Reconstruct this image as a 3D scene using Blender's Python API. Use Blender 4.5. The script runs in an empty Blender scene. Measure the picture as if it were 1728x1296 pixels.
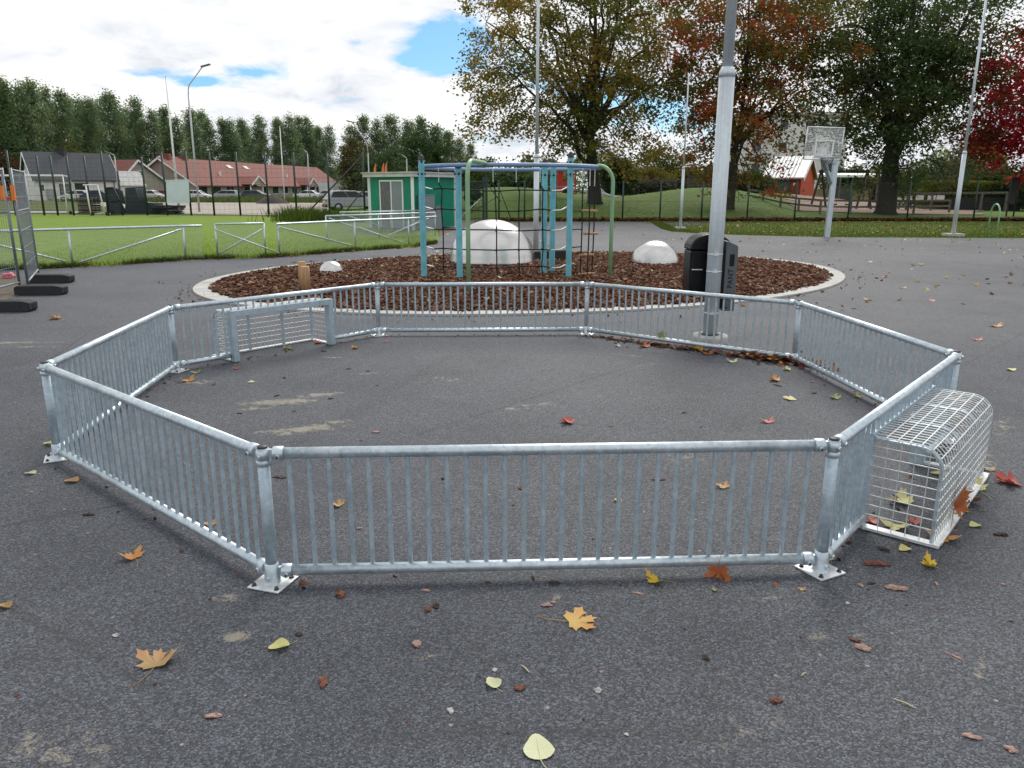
import bpy, math, random
import numpy as np
from mathutils import Vector, Matrix
R = math.radians
rnd = random.Random(7)
rng = np.random.default_rng(11)
sc = bpy.context.scene
C = sc.collection

# ------------------------------------------------------------------ camera
F, PITCH, ROLL, CH = 1299.3, 0.2478, 0.0025, 1.668
W, H = 1728, 1296
cp, sp = math.cos(PITCH), math.sin(PITCH)
fwd = Vector((0, cp, -sp)); rt0 = Vector((1, 0, 0)); up0 = rt0.cross(fwd)
rt = rt0*math.cos(ROLL)+up0*math.sin(ROLL); up = up0*math.cos(ROLL)-rt0*math.sin(ROLL)
cam = bpy.data.cameras.new('camera'); co = bpy.data.objects.new('camera', cam); C.objects.link(co)
M3 = Matrix((rt, up, -fwd)).transposed().to_4x4(); M3.translation = Vector((0, 0, CH)); co.matrix_world = M3
cam.sensor_width = 36; cam.lens = F/W*36; cam.clip_end = 6000; cam.clip_start = 0.05
sc.camera = co
def ray(px, py): return fwd+rt*((px-W/2)/F)-up*((py-H/2)/F)
def G(px, py, z=0.0):
    d = ray(px, py); t = (z-CH)/d.z
    return Vector((0, 0, CH))+d*t
def V(px, py, Y):
    d = ray(px, py); return Vector((0, 0, CH))+d*(Y/d.y)
def X(px, Y, py=325): return V(px, py, Y).x
def Z(px, py, Y): return V(px, py, Y).z

# ------------------------------------------------------------------ materials
def nt(name):
    m = bpy.data.materials.new(name); m.use_nodes = True
    t = m.node_tree; t.nodes.clear()
    return m, t
class N:
    def __init__(s, t): s.t = t
    def n(s, typ, **kw):
        nd = s.t.nodes.new(typ)
        for k, v in kw.items():
            if k.startswith('i_'):
                key = k[2:]; key = int(key) if key.isdigit() else key.replace('_', ' ')
                nd.inputs[key].default_value = v
            else: setattr(nd, k, v)
        return nd
    def l(s, a, ao, b, bi): s.t.links.new(a.outputs[ao], b.inputs[bi])
    def math(s, op, a, b=None, clamp=False):
        nd = s.n('ShaderNodeMath', operation=op, use_clamp=clamp)
        for i, x in enumerate((a, b)):
            if x is None: continue
            if isinstance(x, (int, float)): nd.inputs[i].default_value = x
            else: s.t.links.new(x, nd.inputs[i])
        return nd.outputs[0]
    def mix(s, f, a, b, blend='MIX'):
        nd = s.n('ShaderNodeMix', data_type='RGBA', blend_type=blend)
        for i, x in ((0, f), (6, a), (7, b)):
            if isinstance(x, (int, float)): nd.inputs[i].default_value = x
            elif isinstance(x, (tuple, list)): nd.inputs[i].default_value = (*x[:3], 1)
            else: s.t.links.new(x, nd.inputs[i])
        return nd.outputs[2]
    def ramp(s, f, pts, interp='LINEAR'):
        nd = s.n('ShaderNodeValToRGB'); cr = nd.color_ramp; cr.interpolation = interp
        while len(cr.elements) < len(pts): cr.elements.new(0.5)
        for e, (p, c) in zip(cr.elements, pts):
            e.position = p; e.color = (c, c, c, 1) if isinstance(c, (int, float)) else (*c[:3], 1)
        s.t.links.new(f, nd.inputs[0]); return nd.outputs[0]
    def noise(s, vec, scale, detail=4, rough=.55, dist=0):
        nd = s.n('ShaderNodeTexNoise'); nd.inputs['Scale'].default_value = scale; nd.inputs['Detail'].default_value = detail
        nd.inputs['Roughness'].default_value = rough; nd.inputs['Distortion'].default_value = dist
        if vec is not None: s.t.links.new(vec, nd.inputs['Vector'])
        return nd.outputs[0]
MC = {}
def mat(name, col, rough=.6, metal=0.0, var=.18, scale=6.0, bump=0.0, bscale=60.0, spec=.5, col2=None, stretch=None):
    if name in MC: return MC[name]
    m, t = nt(name); k = N(t)
    tc = k.n('ShaderNodeTexCoord'); vec = tc.outputs['Object']
    if stretch:
        mp = k.n('ShaderNodeMapping'); mp.inputs['Scale'].default_value = stretch; t.links.new(vec, mp.inputs[0]); vec = mp.outputs[0]
    f = k.noise(vec, scale, 5)
    f = k.ramp(f, [(.3, 0.0), (.7, 1.0)])
    a = tuple(c*(1-var) for c in col); b = col2 or tuple(min(1, c*(1+var)) for c in col)
    bs = k.n('ShaderNodeBsdfPrincipled'); out = k.n('ShaderNodeOutputMaterial')
    t.links.new(k.mix(f, a, b), bs.inputs['Base Color'])
    bs.inputs['Roughness'].default_value = rough; bs.inputs['Metallic'].default_value = metal
    bs.inputs['Specular IOR Level'].default_value = spec
    if bump:
        bn = k.n('ShaderNodeBump'); bn.inputs['Strength'].default_value = bump; bn.inputs['Distance'].default_value = .01
        t.links.new(k.noise(vec, bscale, 4), bn.inputs['Height']); t.links.new(bn.outputs[0], bs.inputs['Normal'])
    t.links.new(bs.outputs[0], out.inputs[0]); MC[name] = m
    return m

def foliage(name, cols, zone=None, zscale=.35, trans=.35, zlo=.42, zhi=.62):
    """cols: leaf colours picked at random per leaf; zone: second set of colours taken over in patches"""
    m, t = nt(name); k = N(t)
    ge = k.n('ShaderNodeNewGeometry'); r = ge.outputs['Random Per Island']
    tc = k.n('ShaderNodeTexCoord')
    def rr(cs): return k.ramp(r, [((i+.5)/len(cs), c) for i, c in enumerate(cs)])
    c = rr(cols)
    if zone:
        f = k.noise(tc.outputs['Object'], zscale, 3, .6)
        f = k.math('ADD', f, k.math('MULTIPLY', k.math('SUBTRACT', r, .5), .12))
        c = k.mix(k.ramp(f, [(zlo, 0.0), (zhi, 1.0)]), c, rr(zone))
    d = k.n('ShaderNodeBsdfDiffuse'); tr = k.n('ShaderNodeBsdfTranslucent'); mx = k.n('ShaderNodeMixShader'); out = k.n('ShaderNodeOutputMaterial')
    t.links.new(c, d.inputs[0]); t.links.new(c, tr.inputs[0]); mx.inputs[0].default_value = trans
    t.links.new(d.outputs[0], mx.inputs[1]); t.links.new(tr.outputs[0], mx.inputs[2]); t.links.new(mx.outputs[0], out.inputs[0])
    return m

def galv(name, lo, hi, rough=.42, metal=.75):
    m, t = nt(name); k = N(t); tc = k.n('ShaderNodeTexCoord'); vec = tc.outputs['Object']
    vo = k.n('ShaderNodeTexVoronoi'); vo.inputs['Scale'].default_value = 55; t.links.new(vec, vo.inputs['Vector'])
    sepc = k.n('ShaderNodeSeparateColor'); t.links.new(vo.outputs['Color'], sepc.inputs[0])
    n1 = k.noise(vec, 9, 6, .7); n2 = k.noise(vec, 60, 4, .6)
    f = k.math('ADD', k.math('MULTIPLY', n1, .55), k.math('ADD', k.math('MULTIPLY', sepc.outputs[0], .22), k.math('MULTIPLY', n2, .3)))
    c = k.mix(k.ramp(f, [(.33, 0.0), (.75, 1.0)]), lo, hi)
    mp = k.n('ShaderNodeMapping'); mp.inputs['Scale'].default_value = (40, 40, 3); t.links.new(vec, mp.inputs[0])
    dirt = k.ramp(k.noise(mp.outputs[0], 1.0, 5, .7), [(.57, 0.0), (.75, .45)])
    c = k.mix(dirt, c, tuple(x*.55 for x in lo))
    bs = k.n('ShaderNodeBsdfPrincipled'); out = k.n('ShaderNodeOutputMaterial')
    t.links.new(c, bs.inputs['Base Color']); bs.inputs['Metallic'].default_value = metal
    t.links.new(k.ramp(n1, [(.3, rough-.1), (.7, rough+.14)]), bs.inputs['Roughness'])
    bn = k.n('ShaderNodeBump'); bn.inputs['Strength'].default_value = .12; bn.inputs['Distance'].default_value = .004
    t.links.new(n2, bn.inputs['Height']); t.links.new(bn.outputs[0], bs.inputs['Normal'])
    t.links.new(bs.outputs[0], out.inputs[0]); return m

GALV = galv('galvanised_steel', (.40, .47, .52), (.66, .73, .77))
GALV_BAR = galv('galvanised_bar', (.33, .42, .48), (.53, .62, .68), .5, .55)
def pole_mat():
    m, t = nt('galvanised_pole'); k = N(t); tc = k.n('ShaderNodeTexCoord'); vec = tc.outputs['Object']
    mp = k.n('ShaderNodeMapping'); mp.inputs['Scale'].default_value = (38, 38, .9); t.links.new(vec, mp.inputs[0])
    a = k.noise(mp.outputs[0], 1.0, 6, .65); b = k.noise(vec, 22, 5, .6)
    f = k.math('ADD', k.math('MULTIPLY', a, .7), k.math('MULTIPLY', b, .3))
    c = k.mix(k.ramp(f, [(.35, 0.0), (.62, 1.0)]), (.46, .52, .55), (.63, .69, .72))
    sp_ = k.n('ShaderNodeMapping'); sp_.inputs['Scale'].default_value = (30, 30, 5); t.links.new(vec, sp_.inputs[0])
    c = k.mix(k.ramp(k.noise(sp_.outputs[0], 1.0, 3, .6), [(.68, 0.0), (.76, .5)]), c, (.17, .18, .19))
    bs = k.n('ShaderNodeBsdfPrincipled'); out = k.n('ShaderNodeOutputMaterial'); t.links.new(c, bs.inputs[0]); bs.inputs['Metallic'].default_value = .35; bs.inputs['Roughness'].default_value = .5
    t.links.new(bs.outputs[0], out.inputs[0]); return m
GALV_POLE = pole_mat()
GALV_PALE = galv('galvanised_pale', (.55, .58, .59), (.78, .80, .80), .5, .45)
STEEL = None
BLACK = mat('black_plastic', (.005, .0055, .007), .30, 0, .2, 8, spec=.22)
RUBBER = mat('black_rubber', (.02, .021, .024), .8, 0, .3, 20, .3)
DARKST = mat('dark_steel', (.05, .05, .055), .5, .6)
WHITEP = mat('white_paint', (.75, .77, .77), .5, 0, .06, 4)
TURQ = mat('turquoise_paint', (.15, .45, .52), .5, 0, .16, 7, .05, 40)
BLUEP = mat('blue_paint', (.15, .27, .43), .45, 0, .14, 6)
PGREEN = mat('pale_green_paint', (.20, .37, .20), .4, 0, .1, 5)
ROPE = mat('black_rope', (.012, .012, .013), .85, 0, .4, 90, .5, 200)
WOOD = mat('pale_wood', (.42, .24, .11), .7, 0, .3, 4, .4, 20, col2=(.55, .34, .17), stretch=(20, 20, 2))
DWOOD = mat('weathered_wood', (.13, .115, .10), .85, 0, .3, 4, .3, 20)
BROWNW = mat('brown_timber', (.06, .035, .025), .8, 0, .3, 4)
FGREEN = mat('fence_green', (.012, .035, .028), .5, 0, .2, 4)
CONC = mat('concrete', (.40, .39, .36), .85, 0, .18, 12, .3, 80)
BARK = mat('tree_bark', (.030, .026, .021), .95, 0, .4, 9, .9, 22, col2=(.060, .052, .042), stretch=(3, 3, .8))
GLASS = mat('window_glass', (.02, .025, .03), .08, 0, .1, 2, spec=.8)

# ------------------------------------------------------------------ mesh helpers
def mesh_np(name, v, f, m, smooth=False, mats=None, midx=None):
    v = np.asarray(v, dtype=np.float32); f = np.asarray(f, dtype=np.int32); k = f.shape[1]
    me = bpy.data.meshes.new(name)
    me.vertices.add(len(v)); me.vertices.foreach_set('co', v.ravel())
    me.loops.add(f.size); me.loops.foreach_set('vertex_index', f.ravel())
    me.polygons.add(len(f)); me.polygons.foreach_set('loop_start', np.arange(0, f.size, k, dtype=np.int32))
    try: me.polygons.foreach_set('loop_total', np.full(len(f), k, dtype=np.int32))
    except Exception: pass
    for mm in (mats or [m]): me.materials.append(mm)
    if midx is not None: me.polygons.foreach_set('material_index', np.asarray(midx, dtype=np.int32))
    if smooth: me.polygons.foreach_set('use_smooth', np.ones(len(f), dtype=bool))
    me.update(); me.validate(); return me
def link(name, me, parent=None, loc=(0, 0, 0)):
    o = bpy.data.objects.new(name, me); C.objects.link(o); o.location = loc
    if parent: o.parent = parent
    return o
def tag(o, label=None, cat=None, group=None, kind=None):
    if label: o['label'] = label
    if cat: o['category'] = cat
    if group: o['group'] = group
    if kind: o['kind'] = kind
    return o
ORG = {}
def thing(name, label, cat, loc, group=None):
    o = bpy.data.objects.new(name, None); C.objects.link(o); o.location = loc; o.empty_display_size = .2
    ORG[o.name] = Vector(loc); return tag(o, label, cat, group)
def dup(root, loc, label=None, group=None, rotz=None, scale=None):
    r = root.copy(); C.objects.link(r); r.location = loc
    if rotz is not None: r.rotation_euler = (0, 0, rotz)
    if scale: r.scale = scale
    if label: r['label'] = label
    if group: r['group'] = group
    for ch in list(root.children):
        c = ch.copy(); C.objects.link(c); c.parent = r
        for g in list(ch.children):
            d = g.copy(); C.objects.link(d); d.parent = c
    return r
class MB:
    def __init__(s): s.v = []; s.f = []; s.sm = []
    def quad(s, *p, smooth=False):
        i = len(s.v); s.v += [Vector(q) for q in p]; s.f.append(tuple(range(i, i+len(p)))); s.sm.append(smooth); return s
    def box(s, c, d, M=None):
        c = Vector(c); x, y, z = (q/2 for q in d); i = len(s.v)
        for a in ((-x, -y, -z), (x, -y, -z), (x, y, -z), (-x, y, -z), (-x, -y, z), (x, -y, z), (x, y, z), (-x, y, z)):
            p = Vector(a); p = (M@p if M else p)+c; s.v.append(p)
        for q in ((0, 3, 2, 1), (4, 5, 6, 7), (0, 1, 5, 4), (1, 2, 6, 5), (2, 3, 7, 6), (3, 0, 4, 7)):
            s.f.append(tuple(i+j for j in q)); s.sm.append(False)
        return s
    def bar(s, a, b, w, h, upv=(0, 0, 1)):
        a, b = Vector(a), Vector(b); y = (b-a); L = y.length; y.normalize(); u = Vector(upv)
        x = y.cross(u)
        if x.length < 1e-4: x = y.cross(Vector((1, 0, 0)))
        x.normalize(); z = x.cross(y)
        return s.box((a+b)/2, (w, L, h), Matrix((x, y, z)).transposed())
    def tube(s, pts, r, n=8, cap=True, closed=False):
        pts = [Vector(p) for p in pts]; m = len(pts); rs = r if isinstance(r, (list, tuple)) else [r]*m
        i0 = len(s.v); ref = None
        for k, p in enumerate(pts):
            if closed: t = pts[(k+1) % m]-pts[k-1]
            else: t = pts[min(k+1, m-1)]-pts[max(k-1, 0)]
            if t.length < 1e-9: t = Vector((0, 0, 1))
            t.normalize()
            if ref is None: ref = Vector((0, 0, 1)) if abs(t.z) < .9 else Vector((1, 0, 0))
            a = (ref-t*ref.dot(t))
            if a.length < 1e-4: a = Vector((1, 0, 0))-t*t.x
            a.normalize(); b = t.cross(a); ref = a
            for j in range(n):
                an = 2*math.pi*j/n; s.v.append(p+(a*math.cos(an)+b*math.sin(an))*rs[k])
        for k in range(m if closed else m-1):
            k2 = (k+1) % m
            for j in range(n):
                j2 = (j+1) % n
                s.f.append((i0+k*n+j, i0+k*n+j2, i0+k2*n+j2, i0+k2*n+j)); s.sm.append(n > 4)
        if cap and not closed:
            s.f.append(tuple(i0+j for j in reversed(range(n)))); s.sm.append(False)
            s.f.append(tuple(i0+(m-1)*n+j for j in range(n))); s.sm.append(False)
        return s
    def lathe(s, prof, c, n=24, M=None, cap=False):
        c = Vector(c); i0 = len(s.v)
        for r, z in prof:
            for j in range(n):
                a = 2*math.pi*j/n; p = Vector((r*math.cos(a), r*math.sin(a), z)); s.v.append((M@p if M else p)+c)
        for k in range(len(prof)-1):
            for j in range(n):
                j2 = (j+1) % n; s.f.append((i0+k*n+j, i0+k*n+j2, i0+(k+1)*n+j2, i0+(k+1)*n+j)); s.sm.append(True)
        if cap:
            s.f.append(tuple(i0+j for j in reversed(range(n)))); s.sm.append(False)
            s.f.append(tuple(i0+(len(prof)-1)*n+j for j in range(n))); s.sm.append(False)
        return s
    def prism(s, poly, a, b):
        """poly: list of 3D points; extruded by vector from a to b"""
        a, b = Vector(a), Vector(b); i = len(s.v); n = len(poly)
        s.v += [Vector(p)+a for p in poly]+[Vector(p)+b for p in poly]
        s.f.append(tuple(i+j for j in range(n))); s.f.append(tuple(i+n+j for j in reversed(range(n)))); s.sm += [False]*2
        for j in range(n):
            j2 = (j+1) % n; s.f.append((i+j, i+n+j, i+n+j2, i+j2)); s.sm.append(False)
        return s
    def build(s, name, m, parent=None, loc=None, local=False, bevel=0):
        if parent is not None:
            q = parent
            while q.parent: q = q.parent
            o0 = Vector((0, 0, 0)) if local else ORG.get(q.name, Vector((0, 0, 0)))
        else: o0 = Vector(loc) if loc is not None else Vector((0, 0, 0))
        me = bpy.data.meshes.new(name); me.from_pydata([v-o0 for v in s.v], [], s.f)
        me.materials.append(m); me.polygons.foreach_set('use_smooth', s.sm); me.update()
        import bmesh
        bm = bmesh.new(); bm.from_mesh(me); bmesh.ops.recalc_face_normals(bm, faces=bm.faces[:]); bm.to_mesh(me); bm.free()
        o = link(name, me, parent, o0 if parent is None else (0, 0, 0))
        if bevel:
            b = o.modifiers.new('bevel', 'BEVEL'); b.width = bevel; b.segments = 2; b.limit_method = 'ANGLE'
        return o
def arc(c, r, a0, a1, n, u, v):
    c, u, v = Vector(c), Vector(u), Vector(v)
    return [c+u*r*math.cos(a0+(a1-a0)*i/n)+v*r*math.sin(a0+(a1-a0)*i/n) for i in range(n+1)]
def sheet(name, poly, z, m, kind='structure'):
    import bmesh
    me = bpy.data.meshes.new(name); bm = bmesh.new()
    f = bm.faces.new([bm.verts.new((p[0], p[1], z)) for p in poly]); bm.normal_update()
    if f.normal.z < 0: f.normal_flip()
    bmesh.ops.triangulate(bm, faces=bm.faces[:]); bm.to_mesh(me); bm.free(); me.materials.append(m)
    return tag(link(name, me), kind=kind)

# ------------------------------------------------------------------ world and sun
SUN_EL, SUN_AZ = R(42), R(14)      # azimuth from +Y towards +X
w = bpy.data.worlds.new('World'); sc.world = w; w.use_nodes = True; t = w.node_tree; t.nodes.clear(); k = N(t)
sky = k.n('ShaderNodeTexSky', sky_type='NISHITA'); sky.sun_disc = False; sky.sun_elevation = SUN_EL; sky.sun_rotation = SUN_AZ
sky.air_density = 1.0; sky.dust_density = .6; sky.ozone_density = 1.5
tc = k.n('ShaderNodeTexCoord'); sep = k.n('ShaderNodeSeparateXYZ'); t.links.new(tc.outputs['Generated'], sep.inputs[0])
zz = k.math('ADD', k.math('MAXIMUM', sep.outputs[2], 0.0), .30)
cmb = k.n('ShaderNodeCombineXYZ'); t.links.new(k.math('DIVIDE', sep.outputs[0], zz), cmb.inputs[0]); t.links.new(k.math('DIVIDE', sep.outputs[1], zz), cmb.inputs[1])
n1 = k.noise(cmb.outputs[0], 1.9, 9, .56, .5)
n2 = k.noise(cmb.outputs[0], 5.2, 9, .60, .4)
n3 = k.noise(cmb.outputs[0], 1.5, 4, .5, .3)
def hole(px, py, sx, sz, depth):
    d = ray(px, py).normalized()
    s = k.n('ShaderNodeVectorMath', operation='SUBTRACT'); t.links.new(tc.outputs['Generated'], s.inputs[0]); s.inputs[1].default_value = d
    m = k.n('ShaderNodeVectorMath', operation='MULTIPLY'); t.links.new(s.outputs[0], m.inputs[0]); m.inputs[1].default_value = (1/sx, 1/sx, 1/sz)
    l = k.n('ShaderNodeVectorMath', operation='LENGTH'); t.links.new(m.outputs[0], l.inputs[0])
    return k.math('MULTIPLY', k.math('SUBTRACT', 1.0, k.math('MINIMUM', l.outputs['Value'], 1.0)), depth)
hs = [hole(742, 78, .072, .042, .60), hole(690, 106, .07, .018, .36), hole(450, 122, .07, .014, .40), hole(255, 126, .10, .012, .33), hole(800, 55, .09, .05, .30), hole(340, 142, .06, .010, .4),
      hole(950, 150, .16, .05, .34), hole(1150, 190, .14, .06, .3), hole(610, 72, .06, .010, .25)]
sm = hs[0]
for h_ in hs[1:]: sm = k.math('ADD', sm, h_)
nn_c = k.math('MULTIPLY', k.math('SUBTRACT', k.math('ADD', k.math('MULTIPLY', n1, .45), k.math('MULTIPLY', n2, .55)), .5), 3.4)
cov = k.math('SUBTRACT', k.math('ADD', nn_c, .74), k.math('MULTIPLY', sm, 2.0))
mask = k.ramp(cov, [(.05, 0.0), (.22, .55), (.45, 1.0)])
shade = k.math('ADD', k.math('MULTIPLY', n2, .45), k.math('MULTIPLY', n3, .55))
ccol = k.ramp(shade, [(.36, (4.4, 4.8, 5.4)), (.45, (6.8, 7.0, 7.4)), (.53, (8.2, 8.3, 8.45)), (.62, (9.4, 9.4, 9.3))])
skyc = k.mix(1.0, sky.outputs[0], (.46, .72, .95), 'MULTIPLY')
bg = k.n('ShaderNodeBackground'); t.links.new(k.mix(mask, skyc, ccol), bg.inputs[0]); bg.inputs[1].default_value = .1
wo = k.n('ShaderNodeOutputWorld'); t.links.new(bg.outputs[0], wo.inputs[0])
sl = bpy.data.lights.new('sun', 'SUN'); sl.energy = 2.2; sl.angle = R(28); sl.color = (1, .95, .87)
so = bpy.data.objects.new('sun', sl); C.objects.link(so)
sd = Vector((math.sin(SUN_AZ)*math.cos(SUN_EL), math.cos(SUN_AZ)*math.cos(SUN_EL), math.sin(SUN_EL)))
so.rotation_euler = sd.to_track_quat('Z', 'Y').to_euler(); so.location = sd*50
vs = sc.view_settings; sc.display_settings.display_device = 'sRGB'; vs.view_transform = 'Standard'; vs.look = 'None'; vs.exposure = .36; vs.gamma = 1; vs.use_curve_mapping = False
sc.cycles.max_bounces = 6; sc.cycles.diffuse_bounces = 3; sc.cycles.glossy_bounces = 3; sc.cycles.transmission_bounces = 4; sc.cycles.transparent_max_bounces = 8
sc.cycles.use_denoising = True
try: sc.cycles.denoising_prefilter = 'ACCURATE'
except Exception: pass
# ------------------------------------------------------------------ ground sheets
def asphalt_mat():
    m, t = nt('asphalt'); k = N(t); tc = k.n('ShaderNodeTexCoord'); vec = tc.outputs['Object']
    vo = k.n('ShaderNodeTexVoronoi'); vo.inputs['Scale'].default_value = 150; t.links.new(vec, vo.inputs['Vector'])
    sepc = k.n('ShaderNodeSeparateColor'); t.links.new(vo.outputs['Color'], sepc.inputs[0])
    vo2 = k.n('ShaderNodeTexVoronoi'); vo2.inputs['Scale'].default_value = 230; t.links.new(vec, vo2.inputs['Vector'])
    nf = k.noise(vec, 320, 3, .7)
    nm = k.noise(vec, 1.1, 6, .62, .4); nl = k.noise(vec, .23, 4, .55)
    grain = k.ramp(k.math('ADD', k.math('MULTIPLY', sepc.outputs[0], .6), k.math('MULTIPLY', nf, .4)), [(.16, .28), (.42, .72), (.62, 1.15), (.78, 2.1), (.92, 3.2)])
    base = k.mix(k.ramp(nm, [(.32, 0.0), (.68, 1.0)]), (.034, .039, .050), (.062, .069, .084))
    base = k.mix(k.ramp(nl, [(.38, 0.0), (.62, .6)]), base, (.090, .095, .106))
    # coarse, open-textured stretch nearest and finer laid surface elsewhere
    c = k.mix(1.0, base, grain, 'MULTIPLY')
    # dried sand and dust stains, each with its own outline
    sn = k.noise(vec, 13, 8, .72, .8)
    tot = None
    for px, py, rx, ry, rot, st in [(472, 678, .42, .16, .2, 1.), (540, 666, .30, .10, .3, .9), (432, 690, .2, .08, 0, .7), (512, 724, .42, .13, .35, 1.), (566, 712, .16, .07, .3, .9), (905, 683, .34, .1, .1, .6), (880, 690, .2, .06, 0, .5),
            (395, 1076, .09, .05, .2, .9), (390, 1006, .08, .05, .2, .9), (360, 1010, .1, .03, 0, .5), (330, 645, .3, .12, 0, .6), (1655, 775, .5, .12, .9, .42), (1690, 720, .5, .15, .9, .42), (1400, 830, .25, .1, .5, .3), (60, 1270, .4, .2, 0, .35), (940, 1010, .1, .05, 0, .5),
            (1650, 1140, .35, .03, .9, .5), (1480, 1080, .2, .1, 0, .3), (1380, 1075, .12, .06, 0, .45), (20, 578, .7, .08, .05, .7), (60, 585, .5, .06, .05, .6), (660, 560, .2, .06, 0, .6), (560, 603, .16, .06, 0, .7), (620, 630, .2, .06, .2, .6), (1300, 1010, .15, .08, 0, .3), (1065, 600, .32, .022, -.5, .7), (1085, 616, .30, .022, .45, .6), (1010, 628, .35, .02, .2, .5), (120, 700, .5, .05, .8, .35), (750, 640, .5, .2, .2, .3), (1150, 780, .5, .2, .5, .28), (700, 1110, .3, .1, .2, .25), (1250, 1230, .3, .1, .6, .28)]:
        p = G(px, py)
        mp = k.n('ShaderNodeMapping', vector_type='TEXTURE'); mp.inputs['Location'].default_value = (p.x, p.y, 0); mp.inputs['Rotation'].default_value = (0, 0, rot); mp.inputs['Scale'].default_value = (rx, ry, 1)
        t.links.new(vec, mp.inputs[0])
        ln = k.n('ShaderNodeVectorMath', operation='LENGTH'); t.links.new(mp.outputs[0], ln.inputs[0])
        v = k.math('MULTIPLY', k.math('SUBTRACT', 1.0, k.math('MINIMUM', ln.outputs['Value'], 1.0)), st)
        tot = v if tot is None else k.math('MAXIMUM', tot, v)
    pit = k.math('MULTIPLY', k.math('SUBTRACT', sepc.outputs[1], .5), .16)
    sf = k.math('ADD', k.math('MULTIPLY', tot, .75), k.math('ADD', k.math('MULTIPLY', k.math('SUBTRACT', sn, .5), 2.6), pit))
    sf = k.math('MULTIPLY', k.ramp(sf, [(.26, 0.0), (.54, .62)]), k.ramp(tot, [(.02, 0.0), (.2, 1.0)]))
    c = k.mix(sf, c, (.34, .30, .23))
    # scattered pale specks of grit
    v3 = k.n('ShaderNodeTexVoronoi'); v3.inputs['Scale'].default_value = 7; t.links.new(vec, v3.inputs['Vector'])
    c = k.mix(k.ramp(v3.outputs['Distance'], [(.035, .8), (.06, 0.0)]), c, (.30, .29, .27))
    # paving seams
    for (a, b, wd, dk) in [((-20, 893), (260, 842), .018, .5), ((0, 1015), (262, 1160), .03, .35), ((700, 735), (1100, 607), .022, .4), ((40, 640), (150, 560), .02, .45), ((600, 1244), (1250, 1238), .04, .3), ((1440, 720), (1728, 560), .03, .3), ((-50, 640), (420, 560), .02, .35), ((300, 760), (640, 590), .10, .16), ((420, 800), (760, 600), .10, .16)]:
        p, q = G(*a), G(*b); d = q-p
        mp = k.n('ShaderNodeMapping', vector_type='TEXTURE'); mp.inputs['Location'].default_value = (p.x, p.y, 0); mp.inputs['Rotation'].default_value = (0, 0, math.atan2(d.y, d.x)); t.links.new(vec, mp.inputs[0])
        s = k.n('ShaderNodeSeparateXYZ'); t.links.new(mp.outputs[0], s.inputs[0])
        y = k.math('ABSOLUTE', k.math('ADD', s.outputs[1], k.math('MULTIPLY', k.math('SUBTRACT', nm, .5), .12)))
        f = k.math('MULTIPLY', k.ramp(k.math('DIVIDE', y, wd), [(.3, dk), (1.0, 0.0)]), k.math('MULTIPLY', k.math('GREATER_THAN', s.outputs[0], 0.0), k.math('LESS_THAN', s.outputs[0], d.length)))
        c = k.mix(f, c, (.022, .022, .024))
    bs = k.n('ShaderNodeBsdfPrincipled'); out = k.n('ShaderNodeOutputMaterial')
    t.links.new(c, bs.inputs['Base Color']); bs.inputs['Roughness'].default_value = .72; bs.inputs['Specular IOR Level'].default_value = .42
    hgt = k.math('ADD', k.math('MULTIPLY', k.math('SUBTRACT', 1.0, vo.outputs['Distance']), .7), k.math('ADD', k.math('MULTIPLY', sepc.outputs[2], .5), k.math('MULTIPLY', k.math('SUBTRACT', 1.0, vo2.outputs['Distance']), .35)))
    bn = k.n('ShaderNodeBump'); bn.inputs['Strength'].default_value = .75; bn.inputs['Distance'].default_value = .006
    t.links.new(hgt, bn.inputs['Height']); t.links.new(bn.outputs[0], bs.inputs['Normal']); t.links.new(bs.outputs[0], out.inputs[0]); return m
def turf_mat(name, a, b, d, stripes=0.0):
    m, t = nt(name); k = N(t); tc = k.n('ShaderNodeTexCoord'); vec = tc.outputs['Object']
    f = k.ramp(k.math('ADD', k.math('MULTIPLY', k.noise(vec, 1.4, 6, .65), .5), k.math('MULTIPLY', k.noise(vec, 40, 4, .7), .5)), [(.36, 0.0), (.64, 1.0)])
    c = k.mix(f, a, b)
    c = k.mix(k.ramp(k.noise(vec, .35, 5, .6), [(.52, 0.0), (.72, .8)]), c, d)
    bs = k.n('ShaderNodeBsdfPrincipled'); out = k.n('ShaderNodeOutputMaterial'); t.links.new(c, bs.inputs['Base Color']); bs.inputs['Roughness'].default_value = .9; bs.inputs['Specular IOR Level'].default_value = .15
    bn = k.n('ShaderNodeBump'); bn.inputs['Strength'].default_value = .8; bn.inputs['Distance'].default_value = .04
    t.links.new(k.noise(vec, 55, 3, .7), bn.inputs['Height']); t.links.new(bn.outputs[0], bs.inputs['Normal']); t.links.new(bs.outputs[0], out.inputs[0]); return m
ASPH = asphalt_mat()
LAWN = turf_mat('field_turf', (.12, .195, .024), (.19, .285, .042), (.165, .22, .036))
VERGE = turf_mat('verge_turf', (.07, .11, .014), (.12, .165, .028), (.11, .09, .035))
ROUGHG = turf_mat('rough_turf', (.05, .07, .02), (.10, .115, .035), (.09, .08, .04))
SOIL = mat('bare_soil', (.10, .08, .055), .95, 0, .35, 3, .6, 30)
GRAVEL = mat('pale_gravel', (.30, .265, .225), .95, 0, .16, .6, .3, 30)
BARKB = mat('bark_floor', (.20, .135, .10), .95, 0, .35, 2, .8, 40)

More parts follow.
